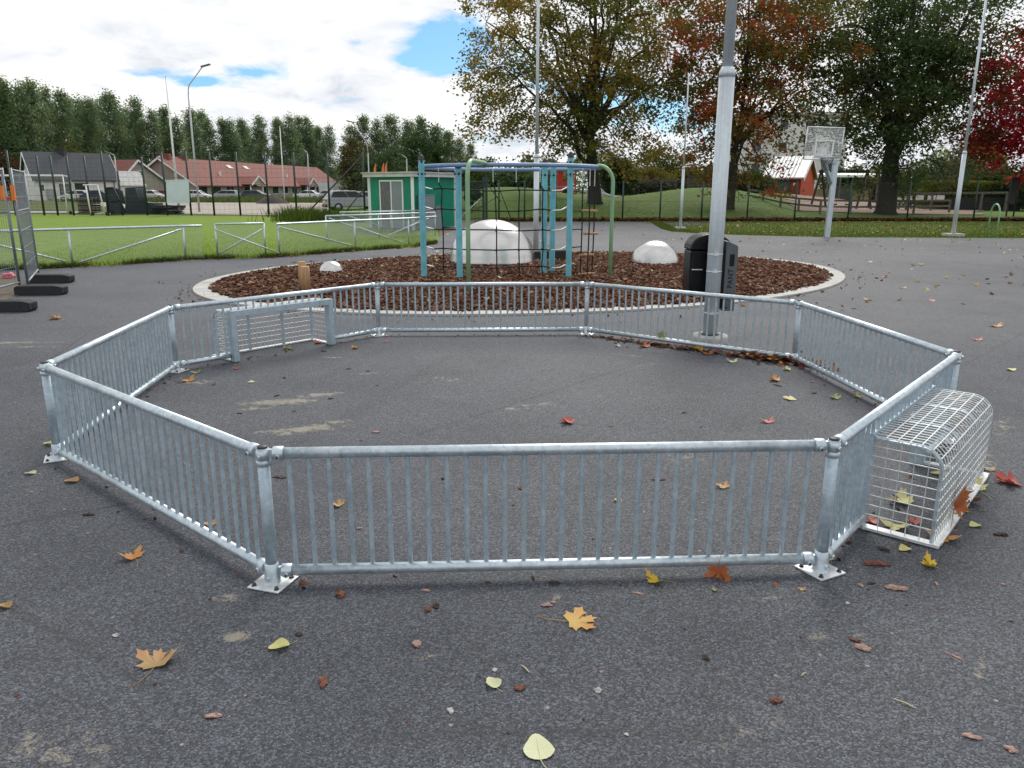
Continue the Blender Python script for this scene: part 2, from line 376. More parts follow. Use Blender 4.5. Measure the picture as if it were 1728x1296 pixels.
sheet('ground', [(-2500, -60), (2500, -60), (2500, 4000), (-2500, 4000)], -.012, ROUGHG)
edge_px = [(-420, 470), (-60, 458), (65, 454), (200, 447), (320, 438.5), (460, 434.5), (600, 424), (700, 417), (738, 411)]
edge = [G(*p) for p in edge_px]
asph_px = edge_px+[(741, 400), (765, 388), (800, 379), (860, 375), (960, 374.5), (1050, 374.5), (1150, 376), (1200, 377), (1178, 380), (1135, 383), (1117, 386.5), (1135, 391), (1180, 394), (1260, 397), (1400, 400.5), (1728, 402), (2300, 404)]
asph = [G(*p) for p in asph_px]
sheet('playground_asphalt', [(-30, -25)]+[(p.x, p.y) for p in asph]+[(45, -25)], 0, ASPH)
sheet('sports_field', [(p.x, p.y) for p in edge]+[(p.x, p.y) for p in (G(741, 400), G(735, 372), G(625, 366.5), G(300, 363.5), G(60, 361.5), G(-400, 361.5))], -.006, LAWN)
verge_px = [(1200, 376.6), (1178, 380), (1135, 383), (1117, 386.5), (1135, 391), (1180, 394), (1260, 397), (1400, 400.5), (1728, 402), (2300, 404), (2300, 373), (1728, 373.5), (1430, 374.2)]
sheet('grass_verge', [(G(*p).x, G(*p).y) for p in verge_px], -.006, VERGE)
sheet('car_park', [(G(*p).x, G(*p).y) for p in [(200, 352.5), (300, 360.5), (560, 364), (640, 365), (800, 362), (800, 337), (560, 338), (300, 336.6), (120, 337.5)]], -.008, GRAVEL)
sheet('soil_patch', [(G(*p).x, G(*p).y) for p in [(-80, 460), (2, 462), (18, 466), (36, 476), (44, 488), (34, 499), (10, 506), (-80, 520)]], .004, SOIL)
sheet('path', [(G(*p).x, G(*p).y) for p in [(741, 400), (765, 388), (800, 379), (800, 371), (742, 371)]], -.004, SOIL)

# grass mounds and rising ground behind the green fence
def hill_h(x, y):
    def b(px, Y, sx, sy, h):
        cx = X(px, Y); return h*np.exp(-((x-cx)/sx)**2-((y-Y)/sy)**2)
    h = b(850, 66, 7.5, 9, 1.65)+b(1195, 66, 7, 9, 1.6)+b(1290, 80, 10, 10, 1.2)+b(930, 84, 16, 14, 1.0)
    return h*np.clip((y-49.5)/5, 0, 1)
xs = np.linspace(-14, 60, 150); ys = np.linspace(48.5, 110, 110)
gx, gy = np.meshgrid(xs, ys); gz = hill_h(gx, gy)+np.where(gy > 49, .01, 0)-.016+.012*np.minimum(1, hill_h(gx, gy)*20)
nx, ny = len(xs), len(ys); ii = np.arange(nx*ny).reshape(ny, nx)
ff = np.stack([ii[:-1, :-1], ii[:-1, 1:], ii[1:, 1:], ii[1:, :-1]], -1).reshape(-1, 4)
MOUND = turf_mat('mound_turf', (.065, .125, .018), (.115, .19, .03), (.11, .135, .028))
tag(link('grass_mounds', mesh_np('grass_mounds', np.stack([gx, gy, gz], -1).reshape(-1, 3), ff, MOUND, True)), kind='structure')
bx, by = np.meshgrid(np.linspace(0, 1, 60), np.linspace(0, 1, 40)); yy_ = 54.5+25*by; xa0, xb0 = X(1335, 56)/56, X(1655, 60)/60
xx_ = yy_*(xa0+(xb0-xa0)*bx)+.5*np.sin(yy_*.7); zz0 = hill_h(xx_, yy_)*.55+.035
ii = np.arange(2400).reshape(40, 60); ff = np.stack([ii[:-1, :-1], ii[:-1, 1:], ii[1:, 1:], ii[1:, :-1]], -1).reshape(-1, 4)
tag(link('bark_area', mesh_np('bark_area', np.stack([xx_, yy_, hill_h(xx_, yy_)+.045], -1).reshape(-1, 3), ff, BARKB, True)), kind='structure')
def hz(x, y): return float(hill_h(np.array([x]), np.array([y]))[0])

# ------------------------------------------------------------------ grass blades
def blades(name, pts, hmin, hmax, wd, m):
    n = len(pts); a = rng.uniform(0, 2*np.pi, n); h = rng.uniform(hmin, hmax, n); ln = rng.normal(0, .35, (n, 2))*h[:, None]
    d = np.stack([np.cos(a), np.sin(a)], 1)*wd/2
    z0 = np.zeros(n)
    v = np.stack([np.c_[pts-d, z0], np.c_[pts+d, z0], np.c_[pts+ln, h]], 1).reshape(-1, 3)
    return tag(link(name, mesh_np(name, v, np.arange(3*n).reshape(-1, 3), m)), kind='stuff')
GB = foliage('lawn_blades', [(.18, .27, .03), (.24, .34, .045), (.28, .38, .06), (.20, .30, .035)], trans=.4)
GT = foliage('tuft_blades', [(.03, .06, .012), (.05, .09, .015), (.08, .13, .02), (.10, .11, .03)], trans=.3)
GV = foliage('verge_blades', [(.06, .11, .015), (.09, .14, .02), (.11, .15, .03), (.12, .12, .04)], trans=.35)
E2 = np.array([(p.x, p.y) for p in edge])
def along(poly, n):
    seg = np.linalg.norm(np.diff(poly, axis=0), axis=1); cs = np.r_[0, np.cumsum(seg)]; s = rng.uniform(0, cs[-1], n)
    return np.stack([np.interp(s, cs, poly[:, 0]), np.interp(s, cs, poly[:, 1])], 1)
p = along(E2[1:], 26000); q = np.abs(rng.exponential(3.0, 26000))+.05; p = p+np.stack([q*-.25, q], 1)
p = p[p[:, 1] < 45]
blades('lawn_grass', p, .02, .05, .02, GB)
p = along(E2[1:], 9000); q = np.abs(rng.exponential(.16, 9000))-.02; p = p+np.stack([q*-.2, q], 1)
keep = (np.sin(p[:, 0]*2.3)+np.sin(p[:, 0]*5.1+1)+rng.normal(0, .6, len(p))) > -.6
blades('fence_line_grass', p[keep], .04, .15, .02, GT)
vp = np.array([(G(*q).x, G(*q).y) for q in verge_px[2:10]])
p = along(vp[:8], 30000); q = np.abs(rng.exponential(4, 30000)); p = p+np.stack([q*.1, q], 1); p = p[(p[:, 1] < 47)&(p[:, 0] < 30)]
blades('verge_grass', p, .03, .07, .03, GV)
# tall weeds at the far edge of the field, by the brace of the tall fence
cs = np.concatenate([rng.normal((X(520, 42), 42.5), (.9, .5), (900, 2)), rng.normal((X(545, 40), 41), (1.2, .6), (900, 2)), rng.normal((X(500, 48), 48), (.8, .5), (500, 2))])
blades('tall_weeds', cs, .25, .85, .05, GT)
p = np.stack([rng.uniform(X(120, 100), X(600, 100), 9000), rng.uniform(96, 118, 9000)], 1)
blades('car_park_weeds', p, .25, .75, .16, foliage('weed_blades', [(.07, .10, .03), (.12, .13, .05), (.10, .14, .04)], trans=.3))

# ------------------------------------------------------------------ football cage
PV = [Vector(q) for q in [(-2.885, 4.633), (-1.039, 3.041), (1.393, 3.167), (2.969, 5.032), (2.799, 7.475), (.876, 8.99), (-1.562, 8.894), (-3.154, 7.052)]]
cc = sum(PV, Vector((0, 0)))/8
cage = thing('football_cage', 'eight-sided galvanised steel ball cage of round bars with two small wire goals', 'ball cage', (cc.x, cc.y, 0))
ZT, ZB = .598, .062
def v3(p, z): return Vector((p.x, p.y, z))
GOALS = {2: (.58, 1.86), 6: (.67, 1.88)}
for i in range(8):
    a, b = PV[i], PV[(i+1) % 8]; L = (b-a).length; u = (b-a)/L; n = Vector((u.y, -u.x))   # n: outward
    if (a-cc).dot(n) < 0: n = -n
    g = GOALS.get(i); bars = MB(); bars2 = MB(); short = []; cnt = round(L/.0815); s = L/cnt
    for kk in range(28):
        tt = .105+kk*(L-.21)/27; p = a+u*tt
        if g and g[0]-.03 < tt < g[1]+.03:
            if g[0]+.02 < tt < g[1]-.02: short.append(MB().tube([v3(p, .50), v3(p, ZT)], .0103, 8, False))
            continue
        (bars if not g or tt < g[0] else bars2).tube([v3(p, ZB), v3(p, ZT)], .0103, 8, False)
    pan = bars.build('bar_panel', GALV_BAR, cage)
    if g: bars2.build('bar_panel', GALV_BAR, cage); [q.build('short_bar', GALV_BAR, pan) for q in short]
    MB().tube([v3(a+u*.05, ZT), v3(b-u*.05, ZT)], .0242, 16).build('top_rail', GALV, pan)
    if g:
        for (t0, t1) in ((.05, g[0]), (g[1], L-.05)):
            MB().tube([v3(a+u*t0, ZB), v3(a+u*t1, ZB)], .0242, 16).build('bottom_rail', GALV, pan)
    else: MB().tube([v3(a+u*.05, ZB), v3(b-u*.05, ZB)], .0242, 16).build('bottom_rail', GALV, pan)
    for e, d in ((a, u), (b, -u)):
        for z in (ZT, ZB):
            cl = MB(); cl.tube([v3(e+d*.042, z), v3(e+d*.046, z), v3(e+d*.085, z), v3(e+d*.088, z)], [.0265, .0295, .0295, .0265], 16)
            cl.bar(v3(e+d*.022, z-.002), v3(e+d*.05, z-.002), .018, .040)
            for sgn in (1, -1):     # grub-screw bosses
                nn = n*sgn
                cl.tube([v3(e+d*.066+nn*.026, z-.008), v3(e+d*.066+nn*.038, z-.009)], .0105, 12)
            cl.build('rail_clamp', GALV, pan)
    for e, d in ((a, u), (b, -u)):
        for z in (ZT, ZB):
            for sgn in (1, -1): MB().tube([v3(e+d*.066+n*sgn*.036, z-.009), v3(e+d*.066+n*sgn*.0387, z-.009)], .0052, 10).build('grub_screw', DARKST, pan)
    if g:
        gd = .0                                                     # goal: flat frame set into the panel, wire basket outside
        w0, w1 = g; gh = .505
        fr = MB()
        fr.prism([v3(a+u*w0, 0), v3(a+u*(w0+.06), 0), v3(a+u*(w0+.06), gh-.06), v3(a+u*w0, gh)], v3(-n*.07, .003), v3(n*.012, .003))
        fr.prism([v3(a+u*w1, 0), v3(a+u*w1, gh), v3(a+u*(w1-.06), gh-.06), v3(a+u*(w1-.06), 0)], v3(-n*.07, .003), v3(n*.012, .003))
        fr.prism([v3(a+u*(w0+.001), gh), v3(a+u*(w0+.061), gh-.06), v3(a+u*(w1-.061), gh-.06), v3(a+u*(w1-.001), gh)], v3(-n*.069, .003), v3(n*.011, .003))
        goal = fr.build('goal_frame', GALV_BAR, cage, bevel=.003)
        D, rr_ = .33, .11; gz = gh-.012
        def prof(off=0.0, nseg=7):   # section of the basket: along the top, round the corner, down the back
            P = [(0.012, gz+off)]+[(D-rr_+(rr_+off)*math.sin(th), gz-rr_+(rr_+off)*math.cos(th)) for th in [math.pi/2*q/nseg for q in range(nseg+1)]]+[(D+off, .02)]
            return P
        def at(tt, pr): return v3(a+u*tt+n*pr[0], pr[1])
        wires = MB(); pr = prof()
        nw = 27
        for q in range(nw+1):
            tt = w0+.02+(w1-w0-.04)*q/nw; wires.tube([at(tt, x) for x in pr], .0029, 5, False)
        dense = []
        for j in range(len(pr)-1):
            p0, p1 = Vector(pr[j]), Vector(pr[j+1]); dense.append((p0, p1, (p1-p0).length))
        tot = sum(d[2] for d in dense); nh = 14
        for q in range(1, nh):
            s_ = tot*q/nh
            for p0, p1, l in dense:
                if s_ <= l: break
                s_ -= l
            pp = p0+(p1-p0)*(s_/l); wires.tube([at(w0+.018, pp), at(w1-.018, pp)], .0034, 5, False)
        for tt in (w0+.02, w1-.02):     # side grids
            for q in range(1, 9): 
                z = .03+(gz-.03)*q/9; dmax = D if z < gz-rr_ else D-rr_+math.sqrt(max(0, rr_**2-(z-gz+rr_)**2))
                wires.tube([v3(a+u*tt+n*.012, z), v3(a+u*tt+n*dmax, z)], .0031, 5, False)
            for q in range(1, 5):
                d_ = .012+(D-.012)*q/5; zt = gz if d_ < D-rr_ else gz-rr_+math.sqrt(max(0, rr_**2-(d_-D+rr_)**2))
                wires.tube([v3(a+u*tt+n*d_, .02), v3(a+u*tt+n*d_, zt)], .0026, 5, False)
        wires.build('wire_basket', GALV_PALE, goal)
        bf = MB(); A0 = a+u*w0; B0 = a+u*w1
        bf.bar(v3(A0+u*.02+n*.012, .012), v3(A0+u*.02+n*(D+.03), .012), .05, .014); bf.bar(v3(B0-u*.02+n*.012, .012), v3(B0-u*.02+n*(D+.03), .012), .05, .014)
        bf.bar(v3(A0+u*.046+n*(D+.008), .012), v3(B0-u*.046+n*(D+.008), .012), .05, .014); bf.build('base_frame', GALV_PALE, goal)
        for tt in (w0+.03, w0+(w1-w0)/3, w0+2*(w1-w0)/3, w1-.03):
            rb = MB(); pp = prof(-.012)
            for j in range(len(pp)-1): rb.bar(at(tt, pp[j]), at(tt, pp[j+1]), .032 if j else .032, .008, (n.x, n.y, .3))
            rb.build('goal_rib', GALV_BAR, goal)
for i in range(8):
    p = PV[i]; out = (p-cc).normalized(); tn = Vector((-out.y, out.x))
    post = MB().tube([v3(p, .008), v3(p, .622)], .0255, 20).build('corner_post', GALV_BAR, cage)
    MB().lathe([(.0, .632), (.017, .632), (.022, .628), (.023, .618), (.0, .618)], v3(p, 0), 20).build('post_cap', DARKST, post)
    fit = MB()
    fit.lathe([(.026, .612), (.0295, .608), (.0295, .575), (.026, .571)], v3(p, 0), 20)
    fit.lathe([(.026, .571), (.0305, .567), (.0305, .548), (.026, .544)], v3(p, 0), 20)
    fit.tube([v3(p+out*.026, .59), v3(p+out*.042, .59)], .0105, 12); fit.build('post_fitting', GALV, post); fit = MB()
    fit.lathe([(.026, .100), (.031, .096), (.031, .062), (.034, .056), (.034, .014), (.037, .009)], v3(p, 0), 20)
    fit.tube([v3(p+out*.026, .035), v3(p+out*.042, .035)], .0105, 12)
    fit.build('post_fitting', GALV, post)
    Mr = Matrix(((out.x, tn.x, 0), (out.y, tn.y, 0), (0, 0, 1)))
    MB().box(v3(p, .0055), (.155, .155, .007), Mr@Matrix.Rotation(0, 3, 'Z')).build('base_plate', GALV_PALE, post, bevel=.0015)
    for sx in (-1, 1):
        for sy in (-1, 1):
            bo = MB(); q = p+out*.056*sx+tn*.056*sy; bo.lathe([(.012, .009), (.012, .011), (.008, .012), (.008, .021), (.0, .021)], v3(q, 0), 6); bo.build('anchor_bolt', DARKST, post)

# ------------------------------------------------------------------ stepped steel poles
def step_pole(label, px, py, zc, ztop, r0, r1, tilt=(0, 0), foot='square', group='galvanised stepped poles'):
    b = G(px, py); o = thing('light_pole', label, 'light pole', b, group)
    e = Vector((tilt[0], tilt[1], 0))
    at = lambda z: Vector((b.x, b.y, z))+e*z
    MB().tube([at(.0), at(zc)], r0, 28).tube([at(zc-.002), at(zc+.05), at(zc+.10)], [r0*1.03, r0*1.03, r1*1.02], 28).build('lower_shaft', GALV_POLE, o)
    MB().tube([at(zc+.06), at(ztop)], [r1, r1*.8], 24).build('upper_shaft', GALV_POLE, o)
    return o, at
o, at_ = step_pole('thick galvanised lamp post with a waste bin strapped to it, just behind the ball cage', 1197, 578, 2.80, 7.5, .081, .056)
MB().lathe([(.092, .02), (.092, .10), (.083, .105)], o.location, 28).build('ground_sleeve', DARKST, o)
f = MB().lathe([(.0, -.1), (.205, -.1), (.205, .075), (.19, .092), (.098, .092), (.098, .06), (.0, .06)], o.location, 40).build('concrete_foot', CONC, o)
LP = o.location.copy()
o, at_ = step_pole('tall slim galvanised pole rising behind the climbing frame and the big steel dome', 904, 432, 2.42, 7.0, .068, .042)
MB().lathe([(0, -.1), (.17, -.1), (.17, .05), (.075, .06)], o.location, 24).build('concrete_foot', CONC, o)
o, at_ = step_pole('short thin galvanised pole at the tip of the grass verge', 1148, 386, 2.55, 6.35, .062, .036)
MB().box(o.location+Vector((0, 0, .03)), (.42, .42, .10)).build('concrete_foot', CONC, o, bevel=.01)
o, at_ = step_pole('galvanised pole on a square concrete foot at the verge, beyond the basketball stand', 1608, 399, 2.96, 8.2, .078, .05)
MB().box(o.location+Vector((0, 0, .05)), (.62, .5, .13)).build('concrete_foot', CONC, o, bevel=.012)

# ------------------------------------------------------------------ waste bin and deposit holder on the lamp post
YB = LP.y+.34
bin_ = thing('litter_bin', 'black plastic waste bin with a domed lid strapped to the lamp post', 'waste bin', (LP.x-.02, YB, .0))
xl, xr = X(1163, YB-.17, 470), X(1236, YB-.17, 470)-.03; zb, zs, za = .50, 1.005, 1.19; xm = (xl+xr)/2; hw = (xr-xl)/2
def rrect(x0, x1, z0, z1, r, y): 
    P = []
    for cx, cz, a0 in ((x0+r, z0+r, math.pi), (x1-r, z0+r, 1.5*math.pi)): P += [(cx+r*math.cos(a0+math.pi/2*q/5), y, cz+r*math.sin(a0+math.pi/2*q/5)) for q in range(6)]
    return P+[(x1, y, z1), (x0, y, z1)]
MB().prism(rrect(xl, xr, zb, zs, .03, 0), (0, YB-.17, 0), (0, YB+.17, 0)).build('bin_body', BLACK, bin_, bevel=.015)
dome = [(xm-(hw+.006)*math.cos(math.pi*q/20), 0, zs+.004+(za-zs)*math.sin(math.pi*q/20)**.85) for q in range(21)]
MB().prism(dome, (0, YB-.18, 0), (0, YB+.18, 0)).build('bin_lid', BLACK, bin_, bevel=.02)
dr = MB(); yy = YB-.172
dr.tube([(xl+.03, yy, zs-.05), (xl+.028, yy, zb+.08), (xl+.045, yy, zb+.045), (xl+.08, yy, zb+.03), (xr-.08, yy, zb+.03), (xr-.03, yy, zb+.07), (xr-.03, yy, zs-.05)], .006, 8); dr.build('door_seam', BLACK, bin_)
stp = MB()
for z in (.985, .80, .34):
    stp.lathe([(.083, z-.008), (.0845, z-.008), (.0845, z+.008), (.083, z+.008)], (LP.x, LP.y, 0), 28)
    stp.box((LP.x-.01, LP.y-.09, z), (.05, .02, .022))
stp.box((LP.x-.15, YB-.18, .80), (.12, .006, .010))
stp.build('pole_strap', GALV_PALE, bin_)
yh = LP.y-.02; hx0, hx1 = LP.x+.112, LP.x+.245; hz0, hz1 = .36, 1.125
hol = thing('deposit_holder', 'grey plastic holder for deposit cans lettered PANT, fixed beside the black bin', 'can holder', ((hx0+hx1)/2, yh, .26))
GREYP = mat('grey_plastic', (.085, .10, .11), .45, 0, .15, 5)
prof_ = [(hx0, 0, hz0), (hx1, 0, hz0), (hx1, 0, hz1-.06), (hx1-.02, 0, hz1-.04), (hx0+.02, 0, hz1), (hx0, 0, hz1)]
MB().prism(prof_, (0, yh, 0), (0, yh+.15, 0)).build('holder_body', GREYP, hol, bevel=.008)
ht = MB()
ht.prism(rrect(hx0+.045, hx1-.035, .855, .985, .012, 0)+[], (0, yh-.002, 0), (0, yh+.01, 0))
ht.prism([(hx0+.02, 0, .49), (hx0+.065, 0, .49), (hx0+.065, 0, .53), (hx0+.05, 0, .54), (hx0+.05, 0, .57), (hx0+.025, 0, .55)], (0, yh-.002, 0), (0, yh+.01, 0))
ht.prism([(hx0+.01, 0, .39), (hx0+.055, 0, .39), (hx0+.055, 0, .402), (hx0+.03, 0, .408), (hx0+.03, 0, .45), (hx0+.01, 0, .45)], (0, yh-.002, 0), (0, yh+.01, 0))
ht.build('can_slot', mat('slot_black', (.006, .006, .007), .9), hol)
MB().box((hx0-.012, yh+.07, .70), (.03, .11, .62)).build('mounting_rail', BLACK, hol)
def lettering(name, body, size, m, parent, M, extrude=.001):
    cu = bpy.data.curves.new(name, 'FONT'); cu.body = body; cu.size = size; cu.extrude = extrude; cu.align_x = 'CENTER'; cu.align_y = 'CENTER'; cu.space_character = 1.12; cu.offset = .0012
    tmp = bpy.data.objects.new(name+'_curve', cu); C.objects.link(tmp); dg = bpy.context.evaluated_depsgraph_get()
    me = bpy.data.meshes.new_from_object(tmp.evaluated_get(dg)); bpy.data.objects.remove(tmp); bpy.data.curves.remove(cu)
    q = parent
    while q.parent: q = q.parent
    me.transform(Matrix.Translation(-ORG[q.name])@M); me.materials.clear(); me.materials.append(m); me.name = name
    return link(name, me, parent)
Mt = Matrix(((0, -1, 0, (hx0+hx1)/2+.002), (0, 0, -1, yh-.002), (1, 0, 0, .72), (0, 0, 0, 1)))
lettering('lettering', 'PANT', .078, mat('letter_black', (.006, .006, .008), .7), hol, Mt)

# ------------------------------------------------------------------ bark bed, kerb ring, domes
EC = Vector((.6286, 15.7715)); EA, EB = 6.65, 5.0; EU = Vector((.87099, .49129)); EV = Vector((-.49129, .87099))
def ell(th, d=0.0, z=0.0):
    p = EC+EU*(EA+d)*math.cos(th)+EV*(EB+d)*math.sin(th); return Vector((p.x, p.y, z))
kb = MB(); NS = 46; KIN = .30
for q in range(NS):
    t0, t1 = 2*math.pi*q/NS+.0015, 2*math.pi*(q+1)/NS-.0015; z = .028+rnd.uniform(0, .004)
    sub = 3; o_ = [ell(t0+(t1-t0)*j/sub, 0, z) for j in range(sub+1)]; i_ = [ell(t1-(t1-t0)*j/sub, -KIN, z) for j in range(sub+1)]
    kb.prism(o_+i_, (0, 0, 0), (0, 0, -.06))
KERB = mat('kerb_stone', (.40, .395, .38), .85, 0, .16, 3, .3, 70)
tag(kb.build('kerb', KERB), kind='structure')
sheet('kerb_bed', [ell(2*math.pi*q/90, .015)[:2] for q in range(90)], .003, mat('kerb_joint', (.16, .15, .14), .9))
nr, na = 16, 90; vv = [(EC.x, EC.y, .075)]; fq = []
for r_ in range(1, nr+1):
    s_ = r_/nr
    for j in range(na):
        p = ell(2*math.pi*j/na, 0); q = EC+((p.xy-EC)*(1-KIN/5.6)*s_); vv.append((q.x, q.y, .075-.055*s_**4))
bed = MB(); bed.v = [Vector(x) for x in vv]
for j in range(na): bed.f.append((0, 1+j, 1+(j+1) % na)); bed.sm.append(True)
for r_ in range(nr-1):
    for j in range(na): bed.f.append((1+r_*na+j, 1+(r_+1)*na+j, 1+(r_+1)*na+(j+1) % na, 1+r_*na+(j+1) % na)); bed.sm.append(True)
tag(bed.build('bark_bed', mat('bark_mulch_base', (.055, .030, .021), .95, 0, .4, 20, .8, 60)), kind='structure')
def chips(name, n, m, xy, zf, lo, hi):
    """flat wedge chips with random size and turn"""
    L = rng.uniform(lo, hi, n)*rng.choice([1, 1, 1.5], n); Wd = L*rng.uniform(.35, .75, n); T = L*rng.uniform(.12, .32, n)
    base = np.array([(-1, -1, -1), (1, -.7, -1), (.9, .8, -1), (-.8, 1, -1), (-.8, -.8, 1), (.8, -.5, .7), (.7, .7, 1), (-.7, .7, .6)], float)
    v = base[None]*np.stack([L, Wd, T], 1)[:, None]/2+rng.normal(0, .003, (n, 8, 3))
    a = rng.uniform(0, 2*np.pi, n); b = rng.normal(0, .45, n); g = rng.normal(0, .35, n)
    ca, sa, cb, sb, cg, sg = np.cos(a), np.sin(a), np.cos(b), np.sin(b), np.cos(g), np.sin(g); o = np.zeros(n); e = np.ones(n)
    Rz = np.stack([np.stack([ca, -sa, o], 1), np.stack([sa, ca, o], 1), np.stack([o, o, e], 1)], 1)
    Rx = np.stack([np.stack([e, o, o], 1), np.stack([o, cb, -sb], 1), np.stack([o, sb, cb], 1)], 1)
    Ry = np.stack([np.stack([cg, o, sg], 1), np.stack([o, e, o], 1), np.stack([-sg, o, cg], 1)], 1)
    v = np.einsum('nij,nkj->nki', Rz@Rx@Ry, v)+np.concatenate([xy, zf[:, None]], 1)[:, None]
    fb = np.array([(0, 3, 2, 1), (4, 5, 6, 7), (0, 1, 5, 4), (1, 2, 6, 5), (2, 3, 7, 6), (3, 0, 4, 7)])
    f = (fb[None]+8*np.arange(n)[:, None, None]).reshape(-1, 4)
    return link(name, mesh_np(name, v.reshape(-1, 3), f, m))
nC = 30000; th = rng.uniform(0, 2*np.pi, nC); rr2 = np.sqrt(rng.uniform(0, 1, nC)); fr_ = 1-KIN/5.6+.012
EUn, EVn, ECn = np.array(EU), np.array(EV), np.array(EC)
xy = ECn+(EUn*(EA*fr_*rr2*np.cos(th))[:, None]+EVn*(EB*fr_*rr2*np.sin(th))[:, None])
MULCH = foliage('bark_chip', [(.050, .022, .015), (.095, .042, .027), (.145, .066, .042), (.21, .11, .07), (.045, .022, .015), (.07, .033, .022), (.19, .13, .10), (.10, .052, .035), (.28, .20, .15)], trans=.0)
tag(chips('bark_mulch', nC, MULCH, xy, .082-.055*rr2**4+rng.uniform(0, .02, nC), .035, .075), kind='stuff')
xy2 = np.array([ell(a, rng.normal(.1, .35))[:2] for a in rng.uniform(0, 2*np.pi, 260)])
tag(chips('strewn_bark', 260, MULCH, xy2, np.full(260, .02), .02, .05), kind='stuff')

gp_ = []
for i in range(8):
    a, b = PV[i], PV[(i+1) % 8]
    for q in range((10, 6, 16, 34, 40, 30, 30, 26)[i]):
        f_ = rnd.random(); p = a+(b-a)*f_; gp_.append((p.x+rnd.gauss(0, .05), p.y+rnd.gauss(0, .05)-.03))
for q in range(120): p = G(rnd.uniform(1050, 1345), 590); e_ = PV[5]+(PV[4]-PV[5])*rnd.random(); gp_.append((e_.x+rnd.gauss(0, .1), e_.y-abs(rnd.gauss(.08, .10))))
gp_ = np.array(gp_); tag(chips('rail_grit', len(gp_), MULCH, gp_, np.full(len(gp_), .004), .008, .028), kind='stuff')
def steel_mat():
    m, t = nt('brushed_steel'); k = N(t); tc = k.n('ShaderNodeTexCoord'); vec = tc.outputs['Object']
    mp = k.n('ShaderNodeMapping'); mp.inputs['Scale'].default_value = (2, 2, 60); t.links.new(vec, mp.inputs[0])
    a = k.noise(mp.outputs[0], 1, 4, .6); b = k.noise(vec, 5, 6, .65)
    bs = k.n('ShaderNodeBsdfPrincipled'); out = k.n('ShaderNodeOutputMaterial')
    t.links.new(k.mix(k.ramp(k.math('ADD', k.math('MULTIPLY', a, .5), k.math('MULTIPLY', b, .5)), [(.35, 0.0), (.65, 1.0)]), (.52, .515, .50), (.58, .57, .55)), bs.inputs['Base Color'])
    bs.inputs['Metallic'].default_value = 1; bs.inputs['Roughness'].default_value = .27; t.links.new(bs.outputs[0], out.inputs[0]); return m
STEEL = steel_mat()
def dome_(label, px, Y, r, h, py=440):
    c = V(px, py, Y); c.z = 0
    P = [(r, 0.0), (r, h*.13), (r*.992, h*.16)]+[(r*.992*math.cos(q*math.pi/2/16), h*.16+h*.84*math.sin(q*math.pi/2/16)) for q in range(1, 17)]
    o = MB().lathe([(max(x, .0005), z) for x, z in P], c, 64).build('steel_dome', STEEL, None, c); tag(o, label, 'climbing dome', 'steel domes in the bark bed')
dome_('largest brushed steel dome, behind the rope net of the climbing frame', 831, 17.6, .965, 1.01)
dome_('smallest steel dome, near the two wooden stumps', 559, 15.5, .245, .27, 452)
dome_('medium steel dome standing alone between the climbing frame and the waste bin', 1105, 17.5, .53, .56)
for px, py, hgt, rr_, lb in ((512, 488, .50, .062, 'slimmer cut wooden stump behind the other in the bark bed'), (517, 492, .45, .075, 'round wooden stump standing in front of a slimmer one')):
    b = G(px, py+4); o = MB().lathe([(.0, 0), (rr_, 0), (rr_, hgt-.01), (rr_-.01, hgt), (.0, hgt)], b, 20).build('wooden_stump', WOOD, None, b); tag(o, lb, 'wooden post')

# ------------------------------------------------------------------ climbing frame
cf = thing('climbing_frame', 'turquoise and blue climbing frame with black rope net and rope ladder on the bark bed', 'climbing frame', (0, 15.4, 0))
RC = Vector((-.05, 15.35, 2.07)); RR = 1.72
MB().tube([RC+Vector((RR*1.0*math.cos(a), RR*1.02*math.sin(a), 0)) for a in [2*math.pi*q/56 for q in range(56)]], .036, 12, closed=True).build('ring_tube', BLUEP, cf)
def fpost(px, py, ztop, rot=0.2, wd=.105):
    b = G(px, py); Mr = Matrix.Rotation(rot, 3, 'Z')
    m_ = MB(); 
    pr = [(-.5, -.32), (-.32, -.5), (-.06, -.5), (-.03, -.46), (.03, -.46), (.06, -.5), (.32, -.5), (.5, -.32), (.5, .32), (.32, .5), (-.32, .5), (-.5, .32)]
    m_.prism([Mr@Vector((x*wd, y*wd, 0))+Vector((b.x, b.y, 0)) for x, y in pr], (0, 0, 0), (0, 0, ztop))
    po = m_.build('frame_post', TURQ, cf)
    MB().lathe([(wd*.56, ztop-.005), (wd*.56, ztop+.02), (wd*.40, ztop+.075), (wd*.16, ztop+.105), (.0005, ztop+.11)], (b.x, b.y, 0), 16).build('post_cap', DARKST, po)
    bo = MB()
    for z in (1.93, 2.14):
        for s_ in (-1, 1): bo.tube([b+Mr@Vector((s_*wd*.5, 0, 0))+Vector((0, 0, z)), b+Mr@Vector((s_*wd*.7, 0, 0))+Vector((0, 0, z))], .024, 10)
        bo.tube([b+Mr@Vector((0, -wd*.5, 0))+Vector((0, 0, z)), b+Mr@Vector((0, -wd*.62, 0))+Vector((0, 0, z))], .022, 10)
    bo.build('bolt_cap', DARKST, po); return b
P1 = fpost(716, 475, 2.16); P2 = fpost(776, 478, 2.02); P3 = fpost(917, 468, 2.13, .1); P4 = fpost(931, 466, 2.13, .1); P5 = fpost(959, 475, 2.22, -.1)
